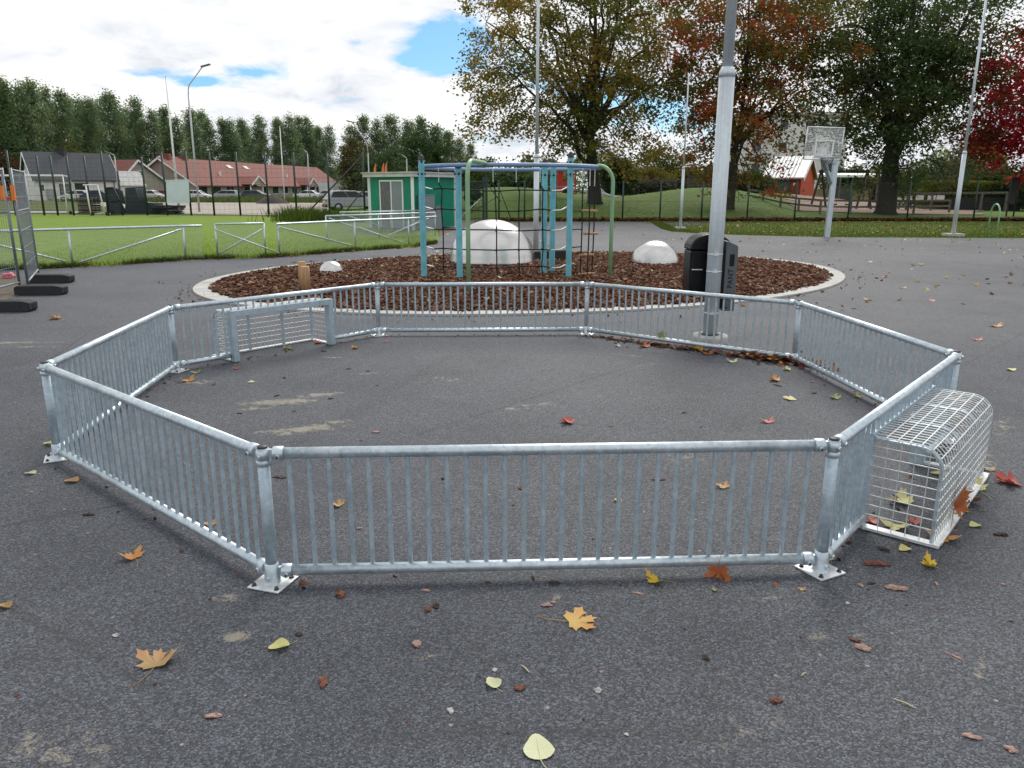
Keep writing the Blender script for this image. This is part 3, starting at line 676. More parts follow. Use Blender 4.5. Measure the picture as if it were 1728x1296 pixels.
def garch(px, py, tgt):
    b = G(px, py); d = (tgt-b); d.z = 0; L = d.length; d.normalize(); rr_ = min(.30, L*.9)
    pts = [b, b+Vector((0, 0, .9)), Vector((b.x, b.y, tgt.z-rr_))]+arc((b.x+d.x*rr_, b.y+d.y*rr_, tgt.z-rr_), rr_, math.pi, math.pi/2, 8, d, (0, 0, 1))[1:]+[tgt]
    MB().tube(pts, .036, 12).build('bent_pole', PGREEN, cf)
garch(791, 500, RC+Vector((-.42, -RR*.985, .03))); garch(1029, 473, RC+Vector((1.62, -.55, .02)))
# rope net
def rope(mb, a, b, sag=.02, r=.011, n=6):
    a, b = Vector(a), Vector(b); mb.tube([a+(b-a)*q/n+Vector((0, 0, -sag*4*(q/n)*(1-q/n))) for q in range(n+1)], r, 6, False)
rows = [1.69, 1.34, .985, .63, .30]
net = MB(); A = Vector((P1.x, P1.y, 0)); B = Vector((P5.x, P5.y, 0))
vx = [.135, .245, .50, .655, .815] ; cols = []
def npt(s_, z): 
    p = A+(B-A)*s_; return Vector((p.x, p.y+.32*4*s_*(1-s_)*(-.3), z))
zof = lambda s_, z: z-.05*math.sin(math.pi*s_)*(1 if z > .5 else .6)
for z in rows:
    pts = [npt(.06, z-.03)]+[npt(s_, zof(s_, z)+rnd.uniform(-.015, .015)) for s_ in vx]+[npt(.89, z-.05)]
    net.tube(pts, .012, 6, False)
for s_ in vx:
    top = Vector((npt(s_-.02, 0).x, npt(s_, 0).y, RC.z-.30)); pts = [top]+[npt(s_+rnd.uniform(-.006, .006), zof(s_, z)) for z in rows]+[npt(s_+.008, .08)]
    net.tube(pts, .012, 6, False)
net.build('rope_net', ROPE, cf)
kn = MB(); cl_ = MB(); ch = MB()
for z in rows:
    for s_ in vx: kn.lathe([(.001, -.022), (.02, -.012), (.02, .012), (.001, .022)], npt(s_, zof(s_, z)), 8)
    cl_.tube([npt(.0, z+.02), npt(.03, z+.0), npt(.075, z-.03)], .012, 6); cl_.tube([npt(.87, z-.05), npt(.94, z-.04), npt(.985, z+.02)], .013, 6)
for s_ in vx:
    p = npt(s_-.02, 0)
    for q in range(7): ch.lathe([(.004, -.016), (.011, 0), (.004, .016)], (p.x, p.y, RC.z-.05-q*.036), 6)
kn.build('net_knot', ROPE, cf); cl_.build('rope_clamp', GALV_PALE, cf)
# rope ladder hanging from the right of the ring and short side ropes
lad = MB(); LX = [V(981, 400, 15.0), V(993, 400, 14.5), V(1001, 400, 14.9)]
for q, p in enumerate(LX):
    lad.tube([(p.x, p.y, 1.72), (p.x+.01, p.y, 1.0), (p.x-.005, p.y, .10)], .013, 6, False)
    for j in range(9): ch.lathe([(.004, -.018), (.012, 0), (.004, .018)], (p.x, p.y, RC.z-.04-j*.036), 6)
for z in (1.62, 1.27, .93, .60, .26): rope(lad, (P5.x+.03, P5.y+.05, z+.02), (LX[0].x, LX[0].y, z), .0)
lad.build('rope_ladder', ROPE, cf); ch.build('chain', GALV_PALE, cf)
for z, dx in ((1.28, .0), (.86, .04), (.46, -.02), (.10, .0)):
    a_ = Vector((LX[0].x-.02+dx, 14.75, z)); MB().tube([a_, a_+Vector((.27, -.1 if z > 1 else .12, 0))], .024, 12).build('ladder_rung', WOOD, cf)
c0 = V(940, 447, 18.3); c0.z = 0
o = MB().prism([(c0.x-.75, c0.y-.2, .02), (c0.x+.30, c0.y-.2, .02), (c0.x+.36, c0.y-.2, .10), (c0.x+.33, c0.y-.2, .26), (c0.x+.2, c0.y-.2, .30), (c0.x-.75, c0.y-.2, .26)], (0, 0, 0), (0, .4, 0)).build('rubber_step', RUBBER, None, c0, bevel=.03); tag(o, 'low black rubber block lying behind the twin turquoise posts', 'rubber block')
# ------------------------------------------------------------------ low galvanised fence round the field
WIRE = mat('fence_wire', (.30, .33, .35), .5, .3, .1, 8); SITEG = galv('site_fence_steel', (.16, .18, .20), (.30, .33, .35), .5, .5)
def chainlink(mb, a, b, z0, z1, step=.075, r=.0036):
    a, b = Vector(a), Vector(b); L = (b-a).length; u = (b-a)/L; h = z1-z0; k_ = -h
    while k_ < L:
        for sg in (1, -1):
            s0, s1 = (k_, k_+h) if sg > 0 else (k_+h, k_)
            p0, p1 = [s0, z0], [s1, z1]
            # clip to the bay
            def clip(p, q):
                if p[0] < 0: f_ = (0-p[0])/(q[0]-p[0]); return [0, p[1]+(q[1]-p[1])*f_]
                if p[0] > L: f_ = (L-p[0])/(q[0]-p[0]); return [L, p[1]+(q[1]-p[1])*f_]
                return p
            if max(s0, s1) <= 0 or min(s0, s1) >= L: continue
            c0_, c1_ = clip(p0, p1), clip(p1, p0)
            A_, B_ = a+u*c0_[0], a+u*c1_[0]; A_.z = c0_[1]; B_.z = c1_[1]; mb.tube([A_, B_], r, 3, False)
        k_ += step
lf = thing('rail_fence', 'low galvanised tube fence with chain-link mesh and diagonal braces along the field', 'fence', G(310, 440))
def post(name, p, h, r, m, par, n=10): return MB().tube([Vector((p.x, p.y, -.02)), Vector((p.x, p.y, h))], r, n).build(name, m, par)
def lrun(pxs, h, par, mesh=True, rail='top_rail'):
    P = [G(*q) for q in pxs]; mb = MB(); mb.tube([Vector((p.x, p.y, h)) for p in P], .027, 10).build(rail, GALV, par)
    for p in P[1:-1]: post('fence_post', p, h-.02, .024, GALV, par)
    if mesh:
        ms = MB()
        for p, q in zip(P, P[1:]): chainlink(ms, p, q, .05, h-.03)
        ms.build('wire_mesh', WIRE, par)
    return P
P = lrun([(-420, 474), (-60, 459), (123, 449), (314, 438.5), (346, 438)], .80, lf)
MB().tube([P[2]+Vector((.15, 0, .08)), P[3]+Vector((-.05, 0, .72))], .021, 8).tube([P[2]+Vector((-.15, 0, .10)), P[1]+Vector((.1, 0, .72))], .021, 8).build('brace', GALV, lf)
P = lrun([(470, 432.5), (472, 432), (600, 420.5), (690, 413.5), (737, 408)], .80, lf)
MB().tube([P[0]+Vector((.05, 0, .74)), P[2]+Vector((-.1, 0, .10))], .021, 8).build('brace', GALV, lf)
MB().tube([P[2]+Vector((.1, -.02, .62)), P[3]+Vector((-.05, -.02, .02))], .018, 8).build('brace', GALV, lf)
def lgate(label, p0, p1, h, cross):
    a, b = G(*p0), G(*p1); o = thing('field_gate', label, 'gate', (a+b)/2); zv = Vector((0, 0, 1))
    MB().tube([a+zv*.06, a+zv*h], .022, 10).tube([b+zv*.06, b+zv*h], .022, 10).tube([a+zv*h, b+zv*h], .024, 10).build('gate_frame', GALV, o)
    MB().tube([a+zv*.10, b+zv*(h-.12)], .018, 8).build('brace', GALV, o)
    if cross: MB().tube([a+zv*(h-.12)+Vector((0, -.03, 0)), b+zv*.10+Vector((.35, -.03, 0))], .018, 8).build('brace', GALV, o)
    ms = MB(); chainlink(ms, a, b, .07, h-.03); ms.build('wire_mesh', WIRE, o)
lgate('closed galvanised gate with crossed braces in the low field fence', (368, 436.5), (449, 433.5), .83, True)
f2 = thing('rail_fence', 'second low galvanised fence with doubled rails and braces, beside the green shed', 'fence', G(650, 398))
P = lrun([(552, 407), (640, 402), (735, 396)], .81, f2)
P2_ = lrun([(575, 395), (660, 392), (728, 388)], .81, f2, True)
MB().tube([P[0]+Vector((.1, 0, .74)), P[1]+Vector((-.1, 0, .12))], .02, 8).tube([P2_[0]+Vector((.1, 0, .74)), P2_[1]+Vector((-.1, 0, .15))], .02, 8).tube([P[2]+Vector((-.05, 0, .68)), P[1]+Vector((.3, 0, .1))], .02, 8).tube([P2_[2]+Vector((-.05, 0, .6)), P2_[1]+Vector((.3, 0, .05))], .02, 8).build('brace', GALV, f2)
post('fence_post', P[0], .81, .024, GALV, f2); post('fence_post', P[2], .81, .024, GALV, f2)

# ------------------------------------------------------------------ temporary site fence
def site_panel(label, a, b, h=1.98):
    a, b = Vector(a), Vector(b); o = thing('site_fence_panel', label, 'site fence', (a+b)/2); zv = Vector((0, 0, 1)); L = (b-a).length; u = (b-a)/L
    MB().tube([a+zv*.10, a+zv*h], .021, 10).tube([b+zv*.10, b+zv*h], .021, 10).tube([a+zv*.16, b+zv*.16], .019, 10).tube([a+zv*(h-.03), b+zv*(h-.03)], .019, 10).build('panel_frame', SITEG, o)
    ms = MB(); s_ = .06
    while s_ < L: ms.tube([a+u*s_+zv*.16, a+u*s_+zv*(h-.03)], .0030, 4, False); s_ += .075
    for z in (.42, .70, .98, 1.24, 1.52, 1.76): ms.tube([a+zv*z, b+zv*z], .004 if z != .98 else .008, 5, False)
    ms.build('panel_mesh', SITEG, o)
    MB().tube([a+zv*1.30, b+zv*1.30], .012, 8).build('mid_rail', SITEG, o); return o
A0 = G(49, 492); B0 = G(66, 469); C0_ = G(-150, 545)
site_panel('galvanised site fence panel seen almost edge-on, running away towards the field', A0, B0)
s1 = site_panel('galvanised site fence panel cut by the picture edge, with a red clamp and orange tag', A0+Vector((-.10, -.06, 0)), C0_)
ORANGE = mat('orange_plastic', (.75, .22, .04), .5, 0, .1, 4); REDP = mat('red_plastic', (.55, .04, .03), .45, 0, .1, 4)
MB().box(V(14, 335, A0.y-.05), (.26, .05, .04)).build('clamp', REDP, s1)
MB().box(V(22, 325, A0.y-.07), (.055, .03, .24)).build('warning_tag', ORANGE, s1); MB().box(V(3, 325, A0.y-.25), (.07, .02, .22)).build('warning_tag', ORANGE, s1)
def foot(label, px, py, L, rot=0.10):
    b = G(px, py); M_ = Matrix.Rotation(rot, 3, 'Z'); o = thing('fence_foot', label, 'fence foot', b, 'black fence feet')
    pr = [(-L/2, 0, .0), (L/2-.03, 0, .0), (L/2, 0, .03), (L/2, 0, .125), (L/2-.10, 0, .15), (-L/2+.04, 0, .15), (-L/2, 0, .12)]
    MB().prism([M_@Vector(q)+b for q in pr], M_@Vector((0, -.11, 0)), M_@Vector((0, .11, 0))).build('foot_block', RUBBER, o, bevel=.008)
    MB().box(b+M_@Vector((L/2+.0015, 0, .07)), (.004, .10, .07), M_).build('grip_hole', mat('slot_black', (.006, .006, .007), .9), o)
    MB().box(b+M_@Vector((-.05, 0, .1515)), (L*.6, .12, .006), M_).build('top_rib', RUBBER, o)
foot('black rubber fence foot farthest from the ball cage, at the end of the edge-on panel', 88, 477, .72, .09)
foot('black rubber fence foot under the corner of the two site fence panels', 71, 497, .74, .09)
foot('black rubber fence foot cut by the picture edge', 8, 525, .80, .07)
o = MB().box(G(13, 470)+Vector((0, 0, .05)), (.16, .14, .10), Matrix.Rotation(.5, 3, 'Z')).box(G(20, 468)+Vector((0, 0, .04)), (.12, .1, .08), Matrix.Rotation(.9, 3, 'Y')).build('litter', mat('pink_wrapper', (.55, .12, .16), .6, 0, .4, 20), None, G(13, 470), bevel=.02); tag(o, 'crumpled pink wrapper lying on the bare soil by the site fence', 'litter')

# ------------------------------------------------------------------ tall dark green fence behind the field
tf = thing('mesh_fence', 'tall dark green wire fence with leaning end brace between field and car park', 'fence', V(313, 362, 51))
tf_px = [(-60, 362, 258), (27, 362, 268), (75, 362, 281), (98, 361, 280), (125, 362, 278), (154, 362, 275), (183, 363, 273), (207, 362, 298), (249, 362.5, 280), (283, 362.5, 272), (323, 363, 270), (362, 364, 270), (406, 364.5, 269), (454, 366, 264), (501, 366.5, 264), (557, 364, 258), (616, 367, 254)]
TP = []
for px, py, top in tf_px:
    Y = G(px, 363.5).y; b = V(px, 363, Y); b.z = 0; lean = 0
    zt = 3.9 if top < 275 else 3.6; 
    if top > 290: zt = 2.7
    MB().tube([b, b+Vector((0, 0, zt))], .065, 8).build('fence_post', FGREEN, tf); TP.append((b, zt))
MB().tube([V(511, 367, TP[-3][0].y), TP[-1][0]+Vector((0, 0, 3.7))], .045, 8).tube([V(585, 355, TP[-2][0].y), TP[-1][0]+Vector((-.05, 0, 1.6))], .035, 8).build('brace', DARKST, tf)
ms = MB()
for (p, zp), (q, zq) in zip(TP, TP[1:]):
    for j in range(13): ms.tube([p+Vector((0, 0, .1+j*.28)), q+Vector((0, 0, .1+j*.28))], .005 if j % 4 else .010, 3, False)
    n_ = int((q-p).length/.3)
    for j in range(1, n_): r_ = p+(q-p)*j/n_; ms.tube([r_, r_+Vector((0, 0, 3.45))], .0035, 3, False)
ms.build('wire_mesh', FGREEN, tf)
ban = thing('banner', 'pale blue-white banner hung on the tall green fence', 'banner', V(300, 343, TP[8][0].y-.1))
yb_ = TP[9][0].y-.10
MB().prism([V(280, 304.5, yb_), V(318.5, 303.5, yb_), V(320, 343, yb_), V(281.5, 343.5, yb_)], (0, 0, 0), (0, .015, 0)).build('banner_cloth', mat('banner_white', (.56, .62, .70), .7, 0, .10, .9), ban)
MB().tube([V(280, 304.5, yb_), V(318.5, 303.5, yb_)], .02, 6).build('hem_rope', WHITEP, ban)

# green chain-link fence on the playground side, posts at measured places
gf = thing('chain_link_fence', 'dark green chain-link fence running below the trees behind the playground', 'fence', G(1113, 371))
gpx = [(842, 371), (885, 370), (937, 370.5), (1050, 369), (1113, 370.5), (1183, 372), (1260, 369), (1340, 369), (1430, 368), (1530, 370), (1642, 371), (1760, 372), (1900, 374)]
GP = []
for px, py in gpx: b = G(px, 372.2); GP.append(b); MB().tube([b+Vector((0, 0, -.05)), b+Vector((0, 0, 2.15))], .045, 8).build('fence_post', FGREEN, gf)
ms = MB()
for p, q in zip(GP, GP[1:]):
    for z in (.08, 1.05, 2.05): ms.tube([p+Vector((0, 0, z)), q+Vector((0, 0, z))], .006, 4, False)
    chainlink(ms, p, q, .06, 2.05, .16, .0017)
ms.build('wire_mesh', FGREEN, gf)
gt = thing('bar_gate', 'dark green double bar gate with diagonal braces beside the green shed', 'gate', G(815, 372))
a, b = G(776, 374), G(812, 372.5); mb = MB(); n_ = 15; zv = Vector((0, 0, 1))
for j in range(n_+1): p = a+(b-a)*j/n_; mb.tube([p+zv*.08, p+zv*2.1], .012, 5)
mb.tube([a+zv*.1, b+zv*.1], .025, 6).tube([a+zv*2.05, b+zv*2.05], .025, 6).build('bar_leaf', FGREEN, gt)
MB().tube([a+zv*.2, b+zv*1.2], .018, 6).build('brace', GALV, gt)
for p in (a, G(816, 372), G(821, 372)): MB().bar(p, p+zv*2.3, .13, .13, (0, 1, 0)).build('gate_post', FGREEN, gt)
MB().tube([G(821, 372)+zv*2.0, G(845, 372)+zv*1.0], .025, 6).tube([G(839, 372)+zv*2.0, G(862, 372)+zv*.1], .025, 6).tube([G(790, 372)+zv*.3, G(838, 372)+zv*1.25], .02, 6).build('gate_brace', FGREEN, gt)

# ------------------------------------------------------------------ shed
c_, l_, r__ = G(698, 388.5), V(626, 386, 34.6), V(769, 386, 35.2); l_.z = r__.z = c_.z = 0
sh = thing('shed', 'small green corrugated shed with grey flat roof and white framed double door', 'shed', c_)
GRN = mat('green_cladding', (.008, .26, .165), .5, 0, .12, 2, 0); ROOFG = mat('grey_roof', (.42, .42, .41), .8, 0, .2, 2); CABG = mat('cabinet_grey', (.20, .23, .25), .6, 0, .1, 2)
HS = 2.17
def cladding(a, b, h, step=.075):
    a, b = Vector(a), Vector(b); L = (b-a).length; u = (b-a)/L; n = Vector((u.y, -u.x, 0)); mb = MB(); n_ = int(L/step)
    for j in range(n_):
        s0 = j*L/n_; w_ = L/n_
        pr = [(s0, 0), (s0+w_*.55, 0), (s0+w_*.62, .022), (s0+w_*.93, .022), (s0+w_, 0)]
        for (x0, d0), (x1, d1) in zip(pr, pr[1:]): mb.quad(a+u*x0-n*d0+zv*.05, a+u*x1-n*d1+zv*.05, a+u*x1-n*d1+zv*h, a+u*x0-n*d0+zv*h)
    return mb
wl = cladding(l_, c_, HS); w2 = cladding(c_, r__, HS)
for q in range(len(w2.f)): wl.f.append(tuple(i+len(wl.v) for i in w2.f[q])); wl.sm.append(False)
wl.v += w2.v
b_ = r__+(l_-c_); wl.quad(l_+zv*.05, b_+zv*.05, b_+zv*HS, l_+zv*HS).quad(r__+zv*.05, b_+zv*.05, b_+zv*HS, r__+zv*HS)
wall = wl.build('corrugated_wall', GRN, sh)
for p in (l_, c_, r__): MB().bar(p, p+zv*HS, .12, .12, (0, 1, 0)).build('corner_trim', WHITEP, sh)
ov = .17; cen = (l_+r__)/2
rq = [p+(p-cen).normalized()*ov*1.6 for p in (l_, c_, r__, b_)]
MB().prism(rq, zv*(HS-.01), zv*(HS+.12)).build('roof_fascia', mat('fascia_white', (.55, .55, .54), .7, 0, .12, 3), sh)
MB().prism([p+(p-cen).normalized()*.07 for p in rq], zv*(HS+.125), zv*(HS+.19)).build('roof', ROOFG, sh)
u = (c_-l_).normalized(); n = Vector((u.y, -u.x, 0)); L = (c_-l_).length
dfr = MB(); d0, d1 = L*.27, L*.79; 
for s_ in (d0, (d0+d1)/2, d1): dfr.bar(l_+u*s_+n*.02+zv*.05, l_+u*s_+n*.02+zv*1.98, .06, .05, tuple(n))
dfr.bar(l_+u*(d0-.03)+n*.022+zv*2.0, l_+u*(d1+.03)+n*.022+zv*2.0, .05, .06); df = dfr.build('door_frame', WHITEP, sh)
MB().bar(l_+u*(d0*.75+d1*.25)+n*.012+zv*.06, l_+u*(d0*.75+d1*.25)+n*.012+zv*1.96, (d1-d0)/2-.06, .02, tuple(n)).build('door_pane', mat('door_dark', (.10, .10, .11), .3, 0, .35, 8), df)
MB().bar(l_+u*(d0*.25+d1*.75)+n*.012+zv*.06, l_+u*(d0*.25+d1*.75)+n*.012+zv*1.96, (d1-d0)/2-.06, .02, tuple(n)).build('door_pane', CABG, df)
u2 = (r__-c_).normalized(); n2_ = Vector((u2.y, -u2.x, 0))
for s_, wd_, hh, lb in ((.62, .72, 1.42, 'tall grey electrical cabinet against the side wall of the green shed'), (1.25, .42, .95, 'short grey electrical cabinet beside a taller one at the green shed')):
    p = c_+u2*s_+n2_*.22; M_ = Matrix((u2, n2_, zv)).transposed(); o = MB().box(p+zv*hh/2, (wd_, .32, hh), M_).box(p+zv*(hh+.012), (wd_+.04, .36, .02), M_).box(p+n2_*.163+zv*hh*.5, (wd_*.86, .008, hh*.86), M_).box(p+n2_*.17+u2*wd_*.3+zv*hh*.55, (.03, .02, .1), M_).build('utility_cabinet', CABG, None, p, bevel=.006); tag(o, lb, 'cabinet')

# ------------------------------------------------------------------ football goals and stored gear on the field
NET = mat('goal_net', (.5, .5, .5), .8, 0, .1, 4)
def soccer(label, xr, Y, wid, hgt, dep, r, wheels=True):
    o = thing('football_goal', label, 'football goal', (xr, Y, 0)); x0, x1 = xr-wid, xr
    MB().tube([(x0, Y, .08), (x0, Y, hgt), (x1, Y, hgt), (x1, Y, .08)], r, 10).build('goal_frame', WHITEP, o)
    MB().tube([(x0, Y, .08), (x0, Y+dep, .08), (x1, Y+dep, .08), (x1, Y, .08)], r*.9, 8).build('ground_bar', WHITEP, o)
    MB().tube([(x0, Y, hgt), (x0, Y+dep*.35, hgt*.98), (x0, Y+dep, .08)], r*.6, 8).build('net_support', WHITEP, o); MB().tube([(x1, Y, hgt), (x1, Y+dep*.35, hgt*.98), (x1, Y+dep, .08)], r*.6, 8).build('net_support', WHITEP, o)
    nb = MB(); 
    for j in range(int(wid/.25)+1): x = x0+j*.25; nb.tube([(x, Y+dep*.35, hgt*.97), (x, Y+dep, .1)], .004, 3, False)
    for j in range(10): f_ = j/10; nb.tube([(x0, Y+dep*(.35+.65*f_), hgt*.97*(1-f_)+.1*f_), (x1, Y+dep*(.35+.65*f_), hgt*.97*(1-f_)+.1*f_)], .004, 3, False)
    nb.build('net', NET, o)
    if wheels:
        for x in (x0, x1): MB().lathe([(.01, -.03), (.10, -.03), (.12, 0), (.10, .03), (.01, .03)], (x+.14, Y+.1, .12), 14, Matrix.Rotation(R(90), 3, 'X')).build('wheel', RUBBER, o)
soccer('full-size white football goal cut by the picture edge, in front of the pale house', X(113, 51, 350), 51, 7.3, 2.44, 1.9, .06)
yq = 49.5; o = thing('football_goal', 'narrow white five-a-side goal turned edge-on beside stacked pallets', 'football goal', (X(163, yq), yq, 0)); xa, xb = X(152, yq, 360), X(174.5, yq, 360)
MB().tube([(xa-.2, yq, 1.86), (xb-.15, yq, 1.86), (xb+.12, yq, .1)], .045, 10).tube([(xa-.05, yq, 1.82), (xa+.05, yq, .1)], .045, 10).build('goal_frame', WHITEP, o)
MB().tube([(xa+.05, yq, .1), (xa+.15, yq+1.9, .1), (xb+.2, yq+1.9, .1), (xb+.12, yq, .1)], .04, 8).build('ground_bar', WHITEP, o)
for x in (xa+.2, xb+.25): MB().lathe([(.01, -.03), (.10, -.03), (.12, 0), (.10, .03), (.01, .03)], (x, yq-.05, .12), 14, Matrix.Rotation(R(90), 3, 'X')).build('wheel', RUBBER, o)
def quadp(px_list, Y, th=.06): return [V(a, b, Y) for a, b in px_list]
# pallets
pl = thing('pallet_stack', 'stack of weathered wooden pallets behind the narrow white goal', 'pallets', (X(148, 52.5), 52.5, 0)); xx = X(148, 52.5)
for j in range(7):
    mb = MB(); z = .03+j*.15
    for q in range(5): mb.box((xx-.42+q*.21+rnd.uniform(-.01, .01), 52.5, z+.115), (.14, 1.1, .022))
    for q in (-1, 0, 1): mb.box((xx, 52.5+q*.46, z+.055), (1.0, .1, .09))
    mb.build('pallet', BROWNW if j % 2 else DWOOD, pl)
# folded mesh goals / dark cage stack and container
gs = thing('folded_cage', 'dark grey folded mesh cage frames on wheels leaning together by the tall green fence', 'cage stack', (X(205, 50.5), 50.5, 0))
NETD = mat('dark_mesh_cloth', (.035, .045, .055), .8, 0, .3, 3)
yq = 50.2
MB().prism(quadp([(177.5, 318), (191, 316), (213, 360), (184, 362)], yq), (0, 0, 0), (0, .08, 0)).build('folded_panel', NETD, gs)
MB().prism(quadp([(194, 317), (206, 322), (212, 345), (196, 341)], yq+.5), (0, 0, 0), (0, .06, 0)).build('folded_panel', NETD, gs)
fr = MB(); 
for a_, b_ in (((177, 317), (184, 362)), ((191, 316), (214, 360)), ((177, 317), (191, 316)), ((184, 362), (213, 361)), ((186, 340), (200, 338))): fr.tube([V(*a_, yq-.06), V(*b_, yq-.06)], .03, 6)
fr.build('cage_frame', DARKST, gs)
for px in (187, 208): MB().lathe([(.01, -.03), (.11, -.03), (.13, 0), (.11, .03), (.01, .03)], V(px, 358, yq-.12), 14, Matrix.Rotation(R(90), 3, 'X')).build('wheel', RUBBER, gs)
ct = thing('storage_cage', 'dark slatted storage cage with a sloping front beside the folded frames', 'storage cage', (X(230, 53), 53, 0)); yq = 53
MB().prism(quadp([(211, 317), (244, 315), (247, 344), (212, 342)], yq+.3), (0, 0, 0), (0, .1, 0)).build('mesh_side', NETD, ct)
MB().prism(quadp([(212, 338), (248, 342), (262, 343), (262, 361), (210, 361)], yq), (0, 0, 0), (0, 1.2, 0)).build('tub', mat('dark_green_tub', (.015, .028, .032), .6, 0, .2, 3), ct)
sl = MB()
for j in range(7): a_ = 229+j*2.6; sl.tube([V(a_, 317, yq-.05), V(a_+8-j*.6, 342, yq-.05)], .022, 5)
sl.build('slat', mat('slat_grey', (.10, .12, .13), .6), ct)
rb = MB()
for j in range(16):
    c = V(rnd.uniform(264, 300), 357, 53+rnd.uniform(-.4, .6)); c.z = .06+.11*(j % 5)+.02; rb.box(c, (rnd.uniform(.7, 1.3), .6, .10), Matrix.Rotation(rnd.uniform(-.25, .25), 3, 'Z'))
o = rb.build('mat_pile', RUBBER, None, V(282, 360, 53), bevel=.02); tag(o, 'heap of black mats and boards below the pale banner', 'pile')
# flagpole and street lamps
fp = V(303, 362, 53); fp.z = 0
o = thing('flagpole', 'bare white flagpole standing on the field beside the banner', 'flagpole', fp); MB().tube([fp, fp+zv*8.6], [.085, .04], 12).build('pole', WHITEP, o); MB().lathe([(.0, 0), (.32, 0), (.30, .08), (.1, .14), (.0, .14)], fp, 20).build('pole_base', DARKST, o); MB().lathe([(.001, 8.6), (.06, 8.64), (.06, 8.68), (.001, 8.73)], fp, 10).build('finial', WHITEP, o)
LAMPM = mat('lamp_grey', (.42, .44, .45), .5, .3, .1, 3)
def lamp(label, px, Y, h, arm, armh, r=.08, twin=False):
    b = V(px, 330, Y); b.z = 0; o = thing('street_lamp', label, 'street lamp', b, 'street lamps beyond the field'); d = Vector((arm, 0, 0))
    MB().tube([b, b+zv*(h-armh)], [r, r*.75], 10).build('lamp_pole', LAMPM, o)
    MB().tube([b+zv*(h-armh)]+[b+zv*(h-armh)+d*(1-math.cos(q*math.pi/2/6))*.35+zv*armh*.5*math.sin(q*math.pi/2/6) for q in range(1, 4)]+[b+zv*h+d], r*.5, 8).build('lamp_arm', LAMPM, o)
    e = b+zv*h+d; dn = Vector((d.x/abs(d.x), 0, .25)).normalized()
    MB().bar(e-dn*.12, e+dn*.55, .24, .09).build('lamp_head', mat('lamp_head_grey', (.12, .13, .14), .5), o)
lamp('tall street lamp with a long rising arm behind the tall green fence', 334, 58, 10.0, 1.2, 1.9)
lamp('street lamp with curved arm reaching left above the green shed', 624, 72, 7.4, -1.25, 2.6, .07)
lamp('thin street lamp in front of the long red roof, nearer its far end', 523, 105, 6.6, -.5, .5, .09)
lamp('small street lamp among the trees behind the green shed', 688, 95, 5.6, -.6, .5, .08)
lamp('thin street lamp between the pale house and the gabled wing', 201, 110, 6.4, -.7, .5, .09)
b = V(480, 330, 100); b.z = 0; o = thing('flagpole', 'thin white pole in front of the middle of the long red roof', 'flagpole', b); MB().tube([b, b+zv*9.0], [.09, .05], 8).build('pole', WHITEP, o); MB().lathe([(.001, 9), (.1, 9.05), (.001, 9.15)], b, 8).build('finial', WHITEP, o)
for q, (px, top, lb) in enumerate([(636.5, 276, 'orange beach flag standing apart left of two others behind the shed'), (650, 275, 'orange beach flag in the middle of three behind the shed'), (655, 273, 'orange beach flag closest to the shed corner of three')]):
    b = V(px, 330, 70); b.z = 0; zt = Z(px, top, 70); o = thing('beach_flag', lb, 'flag', b, 'orange beach flags')
    MB().tube([b, (b.x, b.y, zt)], .025, 6).build('flag_pole', DARKST, o)
    MB().prism([(b.x, b.y, zt-1.6), (b.x-.24, b.y, zt-1.3), (b.x-.22, b.y, zt-.5), (b.x-.05, b.y, zt+.02), (b.x, b.y, zt)], (0, 0, 0), (0, .02, 0)).build('flag_cloth', ORANGE, o)
o = thing('dirt_mound', 'heap of dark soil at the far edge of the car park', 'dirt pile', (X(458, 92), 92, 0)); c = Vector((X(458, 92), 92, 0)); mb = MB()
vv = []; nn_ = 28
for j in range(9):
    for q in range(nn_):
        s_ = j/8; r_ = 1.75*s_; a_ = 2*math.pi*q/nn_; vv.append(c+Vector((r_*1.1*math.cos(a_)*(1+.08*math.sin(3*a_)), r_*math.sin(a_), max(-.02, .95*(1-s_**1.4)+rnd.uniform(-.04, .04)*(1-s_)))))
mb.v = vv
for j in range(8):
    for q in range(nn_): mb.f.append((j*nn_+q, j*nn_+(q+1) % nn_, (j+1)*nn_+(q+1) % nn_, (j+1)*nn_+q)); mb.sm.append(True)
mb.build('soil_heap', mat('dark_soil', (.035, .03, .028), .95, 0, .3, 4, .8, 12), o)

# ------------------------------------------------------------------ cars
def car_profile(kind):
    if kind == 'suv': body = [(-2.2, .32), (-2.26, .62), (-2.2, .95), (-2.05, 1.02), (2.0-.9, 1.0), (2.05, .86), (2.22, .62), (2.2, .32)]; roof = [(-2.12, 1.0), (-1.78, 1.46), (-1.0, 1.57), (.0, 1.52), (1.05, .99)]
    elif kind == 'estate': body = [(-2.25, .3), (-2.3, .6), (-2.25, .88), (-2.1, .92), (1.0, .90), (2.1, .74), (2.28, .55), (2.25, .28)]; roof = [(-2.15, .9), (-1.85, 1.36), (-.9, 1.45), (.15, 1.42), (1.1, .9)]
    else: body = [(-2.1, .3), (-2.15, .6), (-2.08, .9), (-1.6, .94), (1.0, .88), (1.95, .72), (2.1, .52), (2.08, .28)]; roof = [(-1.75, .92), (-1.0, 1.40), (.0, 1.44), (.4, 1.38), (1.15, .88)]
    return body, roof
GLD = mat('car_glass', (.008, .010, .012), .12, 0, .1, 2, spec=.35); TYRE = mat('tyre', (.012, .012, .013), .85); RIM = mat('rim', (.30, .31, .33), .35, .8)
